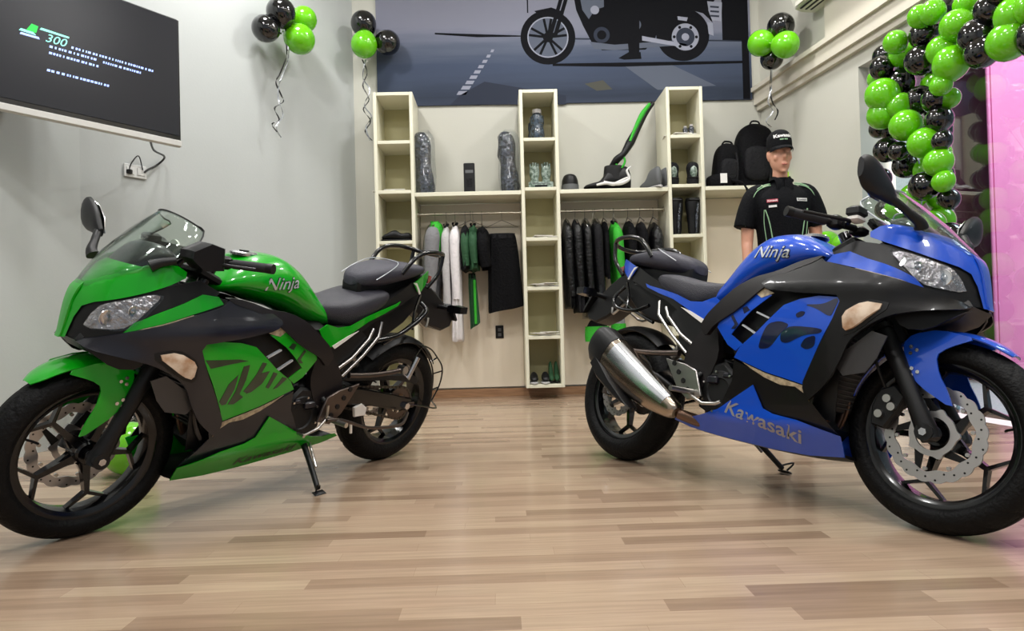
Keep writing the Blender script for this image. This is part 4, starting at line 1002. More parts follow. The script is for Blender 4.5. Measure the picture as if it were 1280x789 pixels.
for (x0, x1, lb) in ((-.712, .222, 'long white shelf board over the green motorcycle side rail'), (.560, 1.518, 'long white shelf board with the boot standing on it'), (1.842, 2.575, 'white shelf board carrying the black bags in the corner')):
    o_ = MB().rbox(((x0 + x1) / 2, (YF + YB) / 2, 1.822), (x1 - x0 - .002, YB - YF, .036), 'shelf', .003).build('shelf_board'); tag(o_, lb, 'shelf')
for (x0, x1, lb) in ((-.712, .222, 'beige back panel behind the left clothes rail'), (.560, 1.518, 'beige back panel behind the right clothes rail'), (1.842, 2.56, 'beige panel behind the black-shirted mannequin')):
    o_ = MB().box(((x0 + x1) / 2, 6.207, .945), (x1 - x0 - .004, .022, 1.71), 'panel').build('wall_panel'); o_['kind'] = 'structure'
for (x0, x1, lb) in ((-.712, .222, 'steel clothes rail under the left shelf board'), (.560, 1.518, 'steel clothes rail under the right shelf board')):
    o_ = MB().cyl((x0 + .001, 5.98, 1.675), (x1 - .001, 5.98, 1.675), .011, 'rail', 12).cyl((x0 + .001, 5.98, 1.675), (x0 + .012, 5.98, 1.675), .025, 'rail').cyl((x1 - .012, 5.98, 1.675), (x1 - .001, 5.98, 1.675), .025, 'rail').build('clothes_rail'); tag(o_, lb, 'rail')

# ------------------------------------------------------------------ garments on hangers, seen edge on
def hanger(o, x, z, flat=False, yc=5.98):
    h = MB(); h.tube([(x, yc + .012, z + .0), (x, yc + .016, z + .012), (x, yc, z + .018), (x, yc - .016, z + .010), (x, yc - .012, z - .02), (x, yc, z - .045), (x, yc, z - .07)], .0022, 'wire', 6, smooth=3)
    if flat: h.tube([(x - .15, yc, z - .13), (x - .12, yc, z - .12), (x, yc, z - .065), (x + .12, yc, z - .12), (x + .15, yc, z - .13), (x - .15, yc, z - .13)], .003, 'wire', 6)
    else: h.tube([(x, yc - .17, z - .125), (x, yc - .13, z - .11), (x, yc, z - .065), (x, yc + .13, z - .11), (x, yc + .17, z - .125)], .006, 'wire', 8)
    h.build('hanger', o)
def garment(name, x, zt, zb, w, mats, label, cat, sleeve=None, skew=0., fold=7, group=None, collar=None, film=False, yf=0.):
    """jacket or shirt hung sideways: thin in x, deep in y; mats = (body, sleeve)"""
    yc = 5.98 + yf
    o = empty(name, (0, 0, 0)); tag(o, label, cat, group)
    rnd_ = random.Random(hash(label) % 1000 if False else sum(map(ord, label)))
    mb = MB(); rings = []; n = 28
    for (t, wy, wx) in ((0, .05, .35), (.03, .10, .55), (.10, .175, .85), (.25, .185, 1.0), (.5, .18, .95), (.8, .185, .95), (.97, .19, 1.0), (1, .18, .85)):
        z = zt + (zb - zt) * t; ring = []
        for k in range(n):
            a = 2 * pi * k / n; f = 1 + .10 * sin(fold * a + t * 3 + x * 9) * min(1, t * 3)
            ring.append((x + skew * t + w / 2 * wx * cos(a) * f, yc + wy * sin(a) * f, z + .008 * sin(3 * a + x * 5)))
        rings.append(ring)
    mb.loft(rings, mats[0], sub=3); mb.build('body', o, 60)
    L_ = sleeve or (zt - zb) * .75
    for s in (-1, 1):
        sl = MB()
        y0 = yc + s * .165
        sl.tube([(x + skew * .1, y0 - s * .03, zt - .07), (x + skew * .2, y0, zt - .14), (x + skew * .4, y0 + s * .012, zt - .07 - L_ * .5), (x + skew * .8 + .01, y0 + s * .005, zt - .07 - L_)], [w * .30, w * .42, w * .38, w * .30], mats[1], 14, smooth=4)
        sl.build('sleeve', o, 60)
    if collar:
        cl = MB(); cl.tube([(x, yc - .07, zt - .02), (x - w * .18, yc - .03, zt + .015), (x, yc + .06, zt + .02), (x + w * .18, yc - .03, zt + .015), (x, yc - .07, zt - .02)], .012, collar, 8, smooth=3); cl.build('collar', o, 60)
    if film:
        f = MB(); f.loft([[(x + skew * t + (w / 2 + .012) * wx * cos(2 * pi * k / 20), yc + (wy + .012) * sin(2 * pi * k / 20), zt + .01 + (zb - .03 - zt) * t) for k in range(20)] for (t, wy, wx) in ((0, .05, .4), (.1, .17, .9), (.4, .185, 1.1), (.8, .19, 1.05), (1, .19, 1.1))], 'film', sub=3, caps=False); f.build('plastic_cover', o, 60)
    hanger(o, x, 1.675, yc=5.98)
    return o
garment('jacket', -.555, 1.585, .86, .16, ('cloth_gy', 'cloth_gy'), 'grey jacket with bright green shoulders, first on the left rail', 'jacket', skew=-.06, collar='cloth_g', film=True)
sh_ = MB().loft([[(-.545 + wx * cos(2 * pi * k / 16), 5.965 + wy * sin(2 * pi * k / 16), z) for k in range(16)] for (z, wx, wy) in ((1.60, .03, .06), (1.575, .055, .12), (1.50, .07, .17), (1.38, .075, .19), (1.30, .05, .185))], 'cloth_g', sub=2).build('shoulder_panel'); sh_.parent = bpy.data.objects['jacket']
garment('shirt', -.455, 1.56, .72, .09, ('cloth_lg', 'cloth_lg'), 'pale grey shirt between the grey jacket and the long white one', 'shirt', collar='cloth_dk')
garment('coverall', -.375, 1.57, .53, .105, ('cloth_w', 'cloth_w'), 'long white garment reaching lowest on the left rail', 'coverall', skew=.0, collar='cloth_k', sleeve=.6)
garment('shirt', -.285, 1.56, 1.16, .09, ('cloth_dk', 'cloth_dg'), 'dark grey shirt just right of the long white garment', 'shirt', sleeve=.3)
garment('shirt', -.215, 1.56, 1.16, .10, ('cloth_dg', 'cloth_dg'), 'dark green short shirt with black collar on the left rail', 'shirt', sleeve=.28, collar='cloth_k')
garment('shirt', -.135, 1.545, 1.20, .13, ('cloth_k', 'cloth_k'), 'short black shirt last before the hanging trousers', 'shirt', sleeve=.30, skew=.02)
def trousers(name, x, zt, zb, w, mats, label, stripe=None):
    o = empty(name); tag(o, label, 'trousers'); mb = MB(); n = 24; rings = []
    for (t, wx) in ((0, .85), (.03, .9), (.2, 1.0), (.5, 1.08), (.8, 1.15), (.98, 1.18), (1, 1.1)):
        rings.append([(x + w / 2 * wx * math.copysign(abs(cos(2 * pi * k / n)) ** .7, cos(2 * pi * k / n)) + .02 * t, 5.98 + .045 * sin(2 * pi * k / n) * (1 + .25 * sin(3 * k)), zt + (zb - zt) * t + .03 * t * cos(2 * pi * k / n)) for k in range(n)])
    mb.loft(rings, mats[0], sub=3); mb.build('legs', o, 60)
    b = MB(); b.loft([[(x + w / 2 * .86 * math.copysign(abs(cos(2 * pi * k / n)) ** .7, cos(2 * pi * k / n)), 5.98 + .048 * sin(2 * pi * k / n), z) for k in range(n)] for z in (zt + .012, zt - .035)], mats[1]); b.build('waistband', o, 60)
    if stripe: MB().tube([(x + w * .3, 5.93, zt - .05), (x + w * .32, 5.925, (zt + zb) / 2), (x + w * .36, 5.925, zb + .02)], .012, stripe, 8, smooth=3).build('stripe', o)
    hanger(o, x, 1.675, True)
trousers('trousers', .045, 1.475, .80, .27, ('cloth_k', 'cloth_dk'), 'black trousers hanging flat at the right end of the left rail')
o_ = MB().rbox((-.035, 5.972, .86), (.17, .03, .12), 'cloth_k', .01)
trousers('trousers', -.235, 1.12, .66, .075, ('cloth_dg', 'cloth_k'), 'narrow dark trousers with green stripes hanging below the green shirt', 'cloth_g')
bpy.data.objects['trousers.001'].location = (0, -.03, 0)
# right rail
G2 = 'black jackets on the right rail'
for (x, w, zb, m_, lb, fl_) in ((.625, .09, .80, ('leather', 'leather'), 'black jacket hanging first beside the middle shelf column', False), (.708, .10, .76, ('cloth_dk', 'leather'), 'dark grey jacket with zip, second on the right rail', False), (.795, .088, .72, ('leather', 'leather'), 'black jacket in clear plastic film, third on the right rail', True), (.887, .09, .70, ('cloth_dk', 'cloth_dk'), 'charcoal jacket in plastic film left of the green jacket', True)):
    garment('jacket', x, 1.59, zb, w, m_, lb, 'jacket', skew=.02, film=fl_, sleeve=.62)
garment('jacket', .965, 1.565, 1.08, .05, ('cloth_k', 'cloth_k'), 'black jacket pressed against the left of the bright green one', 'jacket', sleeve=.45)
garment('jacket', 1.055, 1.555, .98, .11, ('cloth_g', 'cloth_g'), 'bright green jacket in the middle of the right rail', 'jacket', skew=.05, sleeve=.62, collar='cloth_k')
garment('jacket', 1.185, 1.565, 1.0, .10, ('cloth_k', 'cloth_k'), 'black jacket just right of the bright green one', 'jacket', sleeve=.5, skew=.02)
garment('jacket', 1.295, 1.555, 1.05, .09, ('cloth_dk', 'cloth_k'), 'slim black jacket second from the right end of the rail', 'jacket', sleeve=.45)
garment('jacket', 1.415, 1.545, 1.0, .12, ('leather', 'leather'), 'wide black jacket at the right end of the rail', 'jacket', sleeve=.5)
def dropped(x, zt, zb, w, m_, m2, lb):
    o = empty('trousers'); tag(o, lb, 'trousers'); mb = MB(); n = 20
    mb.loft([[(x + w / 2 * wx * cos(2 * pi * k / n), 5.90 + .06 * sin(2 * pi * k / n), z) for k in range(n)] for (z, wx) in ((zt, .6), (zt - .05, .9), ((zt + zb) / 2, 1.0), (zb + .02, 1.1), (zb, .9))], m_, sub=3); mb.build('legs', o, 60)
    MB().loft([[(x + (w / 2 + .004) * wx * cos(2 * pi * k / n), 5.90 + .065 * sin(2 * pi * k / n), z) for k in range(n)] for (z, wx) in ((zb + .13, 1.03), (zb + .05, 1.08), (zb - .004, 1.05))], m2, sub=2).build('cuffs', o, 60)
    MB().tube([(x, 5.93, zt - .03), (x, 5.965, 1.3), (x, 5.98, 1.64), (x, 5.992, 1.672), (x, 5.98, 1.69), (x, 5.965, 1.675)], .0025, 'wire', 6, smooth=3).build('hanger', o)
dropped(.87, .685, .50, .20, 'cloth_k', 'cloth_g', 'black trousers with green cuffs hanging below the charcoal jacket')
dropped(1.06, .80, .52, .12, 'cloth_gy', 'cloth_g', 'grey trousers with green cuffs hanging below the green jacket')

# ------------------------------------------------------------------ goods on the shelves
def wrapped(x, w, h, lb):
    o = empty('protector_pack', (x, 5.93, 1.840)); tag(o, lb, 'packet'); n = 24
    MB().loft([[(w / 2 * wx * cos(2 * pi * k / n) * (1 + .08 * sin(5 * k + z * 30)) + dx_, .06 * sin(2 * pi * k / n) * wx, z) for k in range(n)] for (z, wx, dx_) in ((0.002, .85, .01), (.06, 1, .01), (h * .3, .9, .01), (h * .5, .8, -.005), (h * .62, .95, -.01), (h * .8, .9, -.01), (h * .93, .8, -.02), (h, .45, -.02))], 'plas', sub=3).build('wrapped_body', o, 60)
    MB().loft([[(.012 + w * .55 * wx * cos(2 * pi * k / n), .075 * sin(2 * pi * k / n) * wx, z) for k in range(n)] for (z, wx) in ((0.003, .95), (h * .3, 1.08), (h * .6, 1.0), (h * .9, .98), (h * 1.03, .5))], 'film', sub=3, caps=False).build('plastic_cover', o, 60)
wrapped(-.642, .17, .56, 'grey body protector in plastic, standing beside the left column')
wrapped(.115, .17, .55, 'grey body protector in plastic, standing against the middle column')
def carton(name, x, y, z, w, d, h, m_, lb, cat, lid=None):
    o = empty(name, (x, y, z)); tag(o, lb, cat)
    MB().rbox((0, 0, h / 2), (w, d, h), m_, .006).build('box_body', o)
    q = MB(); q.box((0, -d / 2 - .0006, h * .72), (w * .7, .001, h * .1), 'shoeg').box((0, -d / 2 - .0006, h * .35), (w * .5, .001, h * .28), 'cloth_dk'); q.build('box_label', o)
carton('carton', -.235, 5.93, 1.841, .10, .06, .275, 'shoe', 'small black upright box alone on the left shelf board', 'box')
def bottle(x, y, z, r, h, m_, lb, cat='bottle'):
    o = empty('bottle', (x, y, z)); tag(o, lb, cat)
    MB().lathe([(.0001, 0), (r * .9, 0), (r, .01), (r, h * .3), (r * .86, h * .45), (r, h * .6), (r * .95, h * .78), (r * .5, h * .86), (r * .45, h * .9), (.0001, h * .9)], m_, axis='z', n=24).build('bottle_body', o)
    MB().lathe([(.0001, h * .88), (r * .62, h * .88), (r * .62, h * 1.0), (.0001, h * 1.0)], 'cloth_lg', axis='z', n=20).build('cap', o)
zc = [2.302, 1.865, 1.423, .99, .56, .135]
def gloves(x, y, z, s, m_, lb, cat='gloves', name='glove_pair', n=2):
    o = empty(name, (x, y, z)); tag(o, lb, cat)
    for k in range(n):
        dx = (k - (n - 1) / 2) * .105 * s; g = MB()
        g.loft([[(dx + .045 * s * a * cos(2 * pi * q / 16), .03 * s * sin(2 * pi * q / 16), zz * s + .001) for q in range(16)] for zz, a in ((0, .8), (.03, 1), (.09, .8), (.14, 1.0), (.19, .95), (.21, .6))], m_, sub=3)
        for f in range(4): g.tube([(dx + (-.03 + .02 * f) * s, 0, .18 * s), (dx + (-.034 + .023 * f) * s, -.005, (.235 + .012 * (f in (1, 2))) * s)], .0095 * s, m_, 8)
        g.build('glove', o, 60)
def shoe(o, x, y, z, L_, m_, sole, ang=0., high=.10, trim=None):
    """low or high shoe, toe towards local -x"""
    Mx = Matrix.Translation((x, y, z)) @ Matrix.Rotation(ang, 4, 'Z')
    s = MB(); n = 16; st = ((-.5, .015, .012, .030), (-.44, .035, .010, .048), (-.32, .045, .008, .062), (-.15, .044, .006, .085), (.0, .038, .005, .60 * high + .05), (.15, .036, .004, high), (.32, .037, .004, high * 1.05), (.44, .034, .006, high * 1.0), (.5, .02, .012, high * .7))
    s.loft([[(u * L_, w * L_ / .30 * cos(2 * pi * k / n), zb + (zt - zb) * (.5 + .5 * sin(2 * pi * k / n)) + .012) for k in range(n)] for u, w, zb, zt in st], m_, sub=3); s.xf(Mx); s.build('upper', o, 60)
    p = MB(); p.loft([[(u * L_ * 1.03, w * 1.08 * L_ / .30 * cos(2 * pi * k / n), .011 + .011 * sin(2 * pi * k / n)) for k in range(n)] for u, w, _, _ in st], sole, sub=2); p.xf(Mx); p.build('sole', o, 60)
    if trim:
        q = MB(); q.tube([(-.25 * L_, -.046 * L_ / .3, .045), (-.05 * L_, -.047 * L_ / .3, .06), (.12 * L_, -.044 * L_ / .3, .05), (.30 * L_, -.042 * L_ / .3, .085), (.42 * L_, -.036 * L_ / .3, .11)], [.010, .014, .016, .012, .008], trim, 8, smooth=4); q.xf(Mx); q.build('side_stripe', o, 60)
def pair(name, x, y, z, L_, m_, sole, lb, cat='shoes', ang=pi / 2, high=.1, trim=None, gap=.11):
    o = empty(name, (x, y, z)); tag(o, lb, cat)
    for k in (-1, 1): shoe(o, k * gap / 2 * abs(sin(ang)), k * gap / 2 * abs(cos(ang)), .001, L_, m_, sole, ang, high, trim)
    return o
bottle(.385, 5.95, zc[0], .065, .29, 'tin', 'blue-grey bottle in the top cell of the middle column')
bottle(.345, 6.02, zc[0], .04, .24, 'tin', 'slim dark bottle behind the big one in the top cell')
gloves(.40, 5.93, zc[1], 1.0, 'camo', 'patterned green-grey gloves in the second cell of the middle column')
carton('carton', .40, 5.88, zc[1], .22, .06, .06, 'camo', 'low green-grey packet in front of the patterned gloves', 'box')
def papers(x, z, lb, n=3):
    o = empty('leaflets', (x, 5.90, z)); tag(o, lb, 'leaflets')
    for k in range(n): MB().box(((-.05, .04, .0)[k % 3] , -.01 * k, .004 + .007 * k), (.20 - .02 * k, .14, .006), 'paper', Matrix.Rotation(.12 * (k - 1), 3, 'Z')).build('leaflet', o)
papers(.40, zc[2], 'white leaflets lying in the third cell of the middle column')
papers(.40, zc[3], 'white leaflets lying in the fourth cell of the middle column', 5)
papers(.40, zc[4], 'white leaflets lying in the fifth cell of the middle column', 5)
pair('sneakers', .345, 5.92, zc[5], .24, 'shoe', 'cloth_lg', 'dark shoes in the bottom cell of the middle column', high=.07, gap=.10)
o_ = pair('shin_guards', .475, 5.95, zc[5], .16, 'cloth_dg', 'shoe', 'dark green guard standing behind the bottom-cell shoes', 'guards', high=.17, gap=.05)
pair('sandals', -.885, 5.93, zc[2], .26, 'shoe', 'shoe', 'flat black shoes in the third cell of the left column', ang=0, high=.06, gap=.13)
papers(-.93, zc[1] , 'thin papers lying in the second cell of the left column', 2)
# between middle and right columns
cp = empty('cap_display', (.665, 5.93, 1.840)); tag(cp, 'dark folded cap standing right of the middle column', 'cap')
MB().loft([[(.075 * wx * cos(2 * pi * k / 20), .08 * wx * sin(2 * pi * k / 20), z) for k in range(20)] for z, wx in ((.001, 1), (.05, 1.0), (.10, .95), (.145, .7), (.16, .3))], 'shoe', sub=3).build('crown', cp, 60)
MB().loft([[(.079 * cos(2 * pi * k / 20), .084 * sin(2 * pi * k / 20), z) for k in range(20)] for z in (.015, .06)], 'shoeg').build('band', cp, 60)
bo = empty('riding_boot', (1.02, 5.93, 1.840)); tag(bo, 'big black riding boot with white side stripe, toe to the left', 'boot')
shoe(bo, -.02, 0, .001, .42, 'shoe', 'shoe', 0, .20, 'shoew')
MB().loft([[(x_ + w_ * cos(2 * pi * k / 18), .052 * sin(2 * pi * k / 18), z_) for k in range(18)] for z_, x_, w_ in ((.10, .06, .12), (.16, .05, .10), (.22, .045, .088), (.225, .04, .07))], 'shoe', sub=2).build('shaft', bo, 60)
MB().tube([(-.06, -.058, .075), (.02, -.062, .055), (.10, -.060, .06), (.17, -.055, .10), (.15, -.05, .17), (.19, -.04, .21)], [.010, .014, .018, .014, .010, .006], 'shoew', 8, smooth=4).build('white_stripe', bo, 60)
sp_ = empty('shoulder_strap', (1.12, 5.93, 1.9)); tag(sp_, 'long black and green strap rising from the boot to the right column', 'strap')
MB().tube([(-.08, .05, .14), (-.03, 0, .22), (.03, -.02, .27), (.10, .01, .38), (.18, .05, .52), (.26, .08, .66), (.335, .10, .76)], [.03, .035, .028, .040, .030, .025, .02], 'shoe', 10, smooth=4).build('strap_body', sp_, 60)
MB().tube([(.09, -.03, .38), (.15, -.0, .51), (.22, .035, .64), (.30, .07, .745)], [.010, .016, .022, .014], 'cloth_g', 8, smooth=4).build('green_edge', sp_, 60)
MB().tube([(-.05, 0, .2), (0, -.03, .14), (.04, -.03, .20), (.02, -.02, .26)], .010, 'cloth_g', 8, smooth=4).build('buckle_loop', sp_, 60)
pair('sneakers', 1.43, 5.93, 1.840, .26, 'shoeg', 'cloth_lg', 'grey high shoe pair standing left of the right column', high=.17, gap=.10, ang=-pi / 2 + .5)
# right column
papers(1.66, zc[0], 'papers and clear packets in the top cell of the right column', 3)
bottle(1.77, 5.92, zc[0], .028, .12, 'plas', 'small silver-grey bottle in the top cell of the right column')
bottle(1.71, 5.90, zc[0], .025, .10, 'plas', 'short grey bottle beside the small silver-grey one')
for k, (cx_, lb) in enumerate(((1.585, 'left dark knee guard in the second cell of the right column'), (1.765, 'right dark knee guard in the second cell of the right column'))):
    o_ = empty('knee_guard', (cx_, 5.90, zc[1])); tag(o_, lb, 'guard')
    MB().loft([[(.055 * a * cos(2 * pi * q / 18), .045 * a * sin(2 * pi * q / 18), z) for q in range(18)] for z, a in ((.001, .85), (.04, 1.0), (.10, .9), (.16, 1.05), (.20, .8), (.215, .35))], 'cloth_dk', sub=3).build('shell', o_, 60)
    MB().loft([[(.034 * a * cos(2 * pi * q / 14), -.022 + .03 * a * sin(2 * pi * q / 14), z) for q in range(14)] for z, a in ((.06, .6), (.09, .9), (.15, 1.05), (.18, .6))], 'camo', sub=2).build('knee_cap', o_, 60)
    MB().tube([(-.052, 0, .07), (-.03, -.043, .07), (.03, -.043, .07), (.052, 0, .07)], .006, 'shoe', 8).build('strap', o_)
for k, (cx_, lb) in enumerate(((1.60, 'left tall black shin guard in the third cell of the right column'), (1.76, 'right tall black shin guard in the third cell of the right column'))):
    o_ = empty('shin_guard', (cx_, 5.90, zc[2])); tag(o_, lb, 'guard')
    MB().loft([[(.062 * a * cos(2 * pi * q / 18), .045 * a * sin(2 * pi * q / 18), z) for q in range(18)] for z, a in ((.001, .7), (.06, .85), (.14, .9), (.24, 1.1), (.30, 1.15), (.33, 1.05))], 'shoe', sub=3).build('shell', o_, 60)
    MB().tube([(.01, -.045, .02), (.015, -.052, .15), (.03, -.055, .28)], [.008, .014, .01], 'plas', 8, smooth=4).build('shin_plate', o_, 60)
    MB().tube([(-.066, 0, .30), (-.04, -.052, .31), (.04, -.052, .31), (.066, 0, .30)], .008, 'shoe', 8).build('strap', o_)
# bags in the corner
def bag(name, x, y, z, w, d, h, lb, tilt=0., dome=.3, extra=None):
    o = empty(name, (x, y, z), (0, tilt, 0)); tag(o, lb, 'bag'); n = 24
    MB().loft([[(w / 2 * a * math.copysign(abs(cos(2 * pi * k / n)) ** .6, cos(2 * pi * k / n)), d / 2 * a * math.copysign(abs(sin(2 * pi * k / n)) ** .7, sin(2 * pi * k / n)), zz * h) for k in range(n)] for zz, a in ((.005, .86), (.06, .98), (.3, 1), (.6, .98), (.8, .9), (.93, .68), (1, .3))], 'cloth_k', sub=3).build('bag_body', o, 60)
    p = MB(); p.loft([[(w * .36 * a * math.copysign(abs(cos(2 * pi * k / 16)) ** .6, cos(2 * pi * k / 16)), -d / 2 - .0 + (-.03 * b), h * .36 + h * .26 * a * math.copysign(abs(sin(2 * pi * k / 16)) ** .6, sin(2 * pi * k / 16))) for k in range(16)] for a, b in ((1, -.8), (1, .3), (.9, .8), (.6, 1))], 'cloth_dk'); p.build('front_pocket', o, 60)
    MB().tube([(-.05, 0, h * .97), (-.03, 0, h * 1.05), (.03, 0, h * 1.05), (.05, 0, h * .97)], .008, 'cloth_k', 8, smooth=3).build('handle', o)
    MB().tube([(w * .2, -d * .52, h * .75), (w * .28, -d * .6, h * .45), (w * .30, -d * .55, h * .08), (w * .22, -d * .62, -.02 if extra else h * .03)], .012, 'cloth_dk', 8, smooth=4).build('strap', o)
    return o
bag('backpack', 2.075, 5.99, 1.840, .23, .22, .42, 'smaller black backpack leaning left of the big one', radians(6))
bag('backpack', 2.345, 6.02, 1.840, .36, .24, .60, 'big black backpack standing in the corner behind the mannequin', radians(4))
o_ = empty('waist_bag', (2.0, 5.89, 1.840)); tag(o_, 'low black waist bag with a white tag on the corner board', 'bag')
MB().loft([[(.12 * a * cos(2 * pi * k / 20), .06 * a * sin(2 * pi * k / 20), z) for k in range(20)] for z, a in ((.001, .8), (.03, 1.0), (.09, .95), (.12, .5))], 'cloth_k', sub=3).build('bag_body', o_, 60)
MB().box((.02, -.062, .075), (.06, .004, .085), 'whitep').build('price_tag', o_)
MB().tube([(.10, -.03, .06), (.17, -.075, .03), (.22, -.085, -.04), (.25, -.085, -.08), (.28, -.085, -.03)], .012, 'cloth_k', 8, smooth=4).build('strap', o_)
o_ = empty('glove_card', (2.565, 5.82, 1.85)); tag(o_, 'neon yellow-green garment patch hanging behind the mannequin shoulder', 'vest')
MB().rbox((0, .0, 0.0), (.11, .035, .22), 'neon', .012).build('panel', o_); MB().tube([(0, 0, .11), (0, .0, .19), (0, .02, .235)], .003, 'wire', 6).build('hook', o_)
# ------------------------------------------------------------------ television on the left
TVR = radians(53.55)
tv = empty('television', (-2.252, 3.539, 2.19), (0, 0, TVR), 'big wall-mounted television with dark screen and glowing text', 'television')
MB().rbox((0, .025, 0), (1.22, .045, .745), 'tvb', .008).build('casing', tv)
MB().box((0, .0005, .012), (1.195, .004, .70), 'tvs').build('screen', tv, 0)
MB().rbox((0, .012, -.385), (1.222, .035, .040), 'tvw', .006).build('lower_trim', tv)['label'] = 'pale silver strip along the lower edge'
lg_ = MB()
def on_screen(txt, size, u, v, m, shear=0., sx=1.):
    vs, fs = text_geo(txt, size, shear, .0, sx); lg_.add([(a + u, -.0028, b + v) for a, b in vs], fs, m)
lg_.prism([(-.160, .030), (-.135, .072), (-.105, .068), (-.115, .030)], -.0028, -.0018, 'glowg')
lg_.prism([(-.190, .020), (-.182, .032), (-.13, .032), (-.115, .018)], -.0028, -.0018, 'glow2'); lg_.prism([(-.187, .002), (-.182, .013), (-.104, .013), (-.10, .002)], -.0028, -.0018, 'glow')
lg_.prism([(-.10, .054), (-.092, .066), (.036, .061), (.034, .052)], -.0028, -.0018, 'glow2')
on_screen('300', .062, -.030, .020, 'glow2', .35, 1.05)
rn = random.Random(3)
for (u0, u1, v) in ((.045, .465, .009), (-.057, .17, -.019), (.20, .397, -.022), (-.06, .172, -.053), (-.07, .222, -.146)):
    u = u0
    while u < u1:
        w = rn.choice((.008, .012, .016, .010)); lg_.prism([(u, v - .006), (u + .002, v + .006), (u + w, v + .006), (u + w - .002, v - .006)], -.0028, -.0018, 'glow'); u += w + rn.choice((.003, .003, .008))
lg_.v = [(x - .025, y, z) for x, y, z in lg_.v]; lg_.build('screen_lettering', tv, 0)
br = MB(); br.rbox((0, .06, 0), (.42, .03, .34), 'matte', .005).rbox((.02, .19, .03), (.05, .26, .05), 'matte', .004).bar((.02, .30, .03), (-.10, .62, .03), .05, .05, .05, .05, 'matte').build('wall_bracket', tv)
so = MB().rbox((0, 0, 0), (.15, .012, .09), 'socket', .004).rbox((-.035, -.008, 0), (.05, .006, .05), 'socket', .002).rbox((.035, -.008, 0), (.05, .006, .05), 'socket', .002).build('wall_socket', None, 30, loc=(-2.456, 4.562, 1.775), rot=(0, 0, radians(55.4))); tag(so, 'pale wall socket under the television', 'socket')
tag(MB().tube([(-2.10, 4.07, 1.86), (-2.22, 4.35, 1.86), (-2.31, 4.67, 1.90), (-2.37, 4.69, 1.85), (-2.40, 4.62, 1.80), (-2.415, 4.60, 1.775)], .007, 'skinny', 8, smooth=5).build('power_cable'), 'thick black cable hanging from the television to the socket', 'cable')
tag(MB().tube([(-2.42, 4.59, 1.79), (-2.43, 4.56, 1.88), (-2.46, 4.53, 1.83), (-2.475, 4.52, 1.78)], .004, 'skinny', 8, smooth=5).rbox((-2.472, 4.52, 1.765), (.03, .03, .03), 'skinny', .004).build('plug'), 'small black plug with thin looped lead in the socket', 'plug')
so = MB().rbox((0, 0, 0), (.075, .012, .12), 'shoe', .004).rbox((0, -.008, .02), (.03, .006, .03), 'shoeg', .002).rbox((0, -.008, -.025), (.03, .006, .03), 'shoeg', .002).build('wall_socket', None, 30, loc=(.00, 6.19, .60)); tag(so, 'small black socket on the wall below the black trousers', 'socket')
# split-type air conditioner, upper right
ac = empty('air_conditioner', (RW(4.95), 4.95, 3.16), (0, 0, radians(98.3)), 'white air conditioner above the ledge in the right corner', 'air conditioner')
MB().loft([[(x, y, z) for y, z in ((0, .0), (.0, .32), (.17, .32), (.215, .27), (.225, .12), (.18, .02), (.12, 0))] for x in (-.42, -.415, .415, .42)], 'acw').build('casing', ac)
a_ = MB()
for k in range(3): a_.box((0, .07 + .045 * k, -.001 + .004 * (k == 2)), (.74, .016, .006), 'shoe')
a_.build('air_outlet', ac); MB().bar((-.38, .20, .035), (.38, .20, .035), .03, .03, .008, .008, 'acw').build('flap', ac)

# ------------------------------------------------------------------ balloons
_bal = {}
def balloon(c, r, k, label, group=None, ax=(0, 0, -1)):
    key = k
    if key not in _bal:
        mb = MB(); n = 28; prof = []
        for i in range(15):
            a = pi * i / 14; rr = sin(a); z = cos(a)
            if z < 0: rr *= 1 - .10 * z * z; z *= 1.12
            prof.append((max(rr, .0001), z))
        mb.lathe(prof, 'ball' + k, axis='z', n=n); mb.lathe([(.03, -1.10), (.05, -1.13), (.035, -1.16), (.09, -1.24), (.0001, -1.23)], 'ball' + k, axis='z', n=12)
        o = mb.build('balloon', None, 60); _bal[key] = o.data; first = o
    else:
        first = bpy.data.objects.new('balloon', _bal[key]); COL.objects.link(first)
    first.location = c; first.scale = (r, r, r)
    first.rotation_euler = Vector((0, 0, -1)).rotation_difference(Vector(ax)).to_euler()
    return tag(first, label, 'balloon', group)
def ribbon(pts, label, m='ribbon', r=.004):
    """flat curling ribbon"""
    P = crpath(pts, 5); mb = MB(); rings = []
    for i, p in enumerate(P):
        a = i * .35; d = Vector((cos(a), .35 * sin(a), .15 * sin(a * 1.3))).normalized() * .0065; e = Vector((0, .0012, 0))
        rings.append([p - d - e, p + d - e, p + d + e, p - d + e])
    mb.loft(rings, m); o = mb.build('ribbon', None, 60); return tag(o, label, 'ribbon')
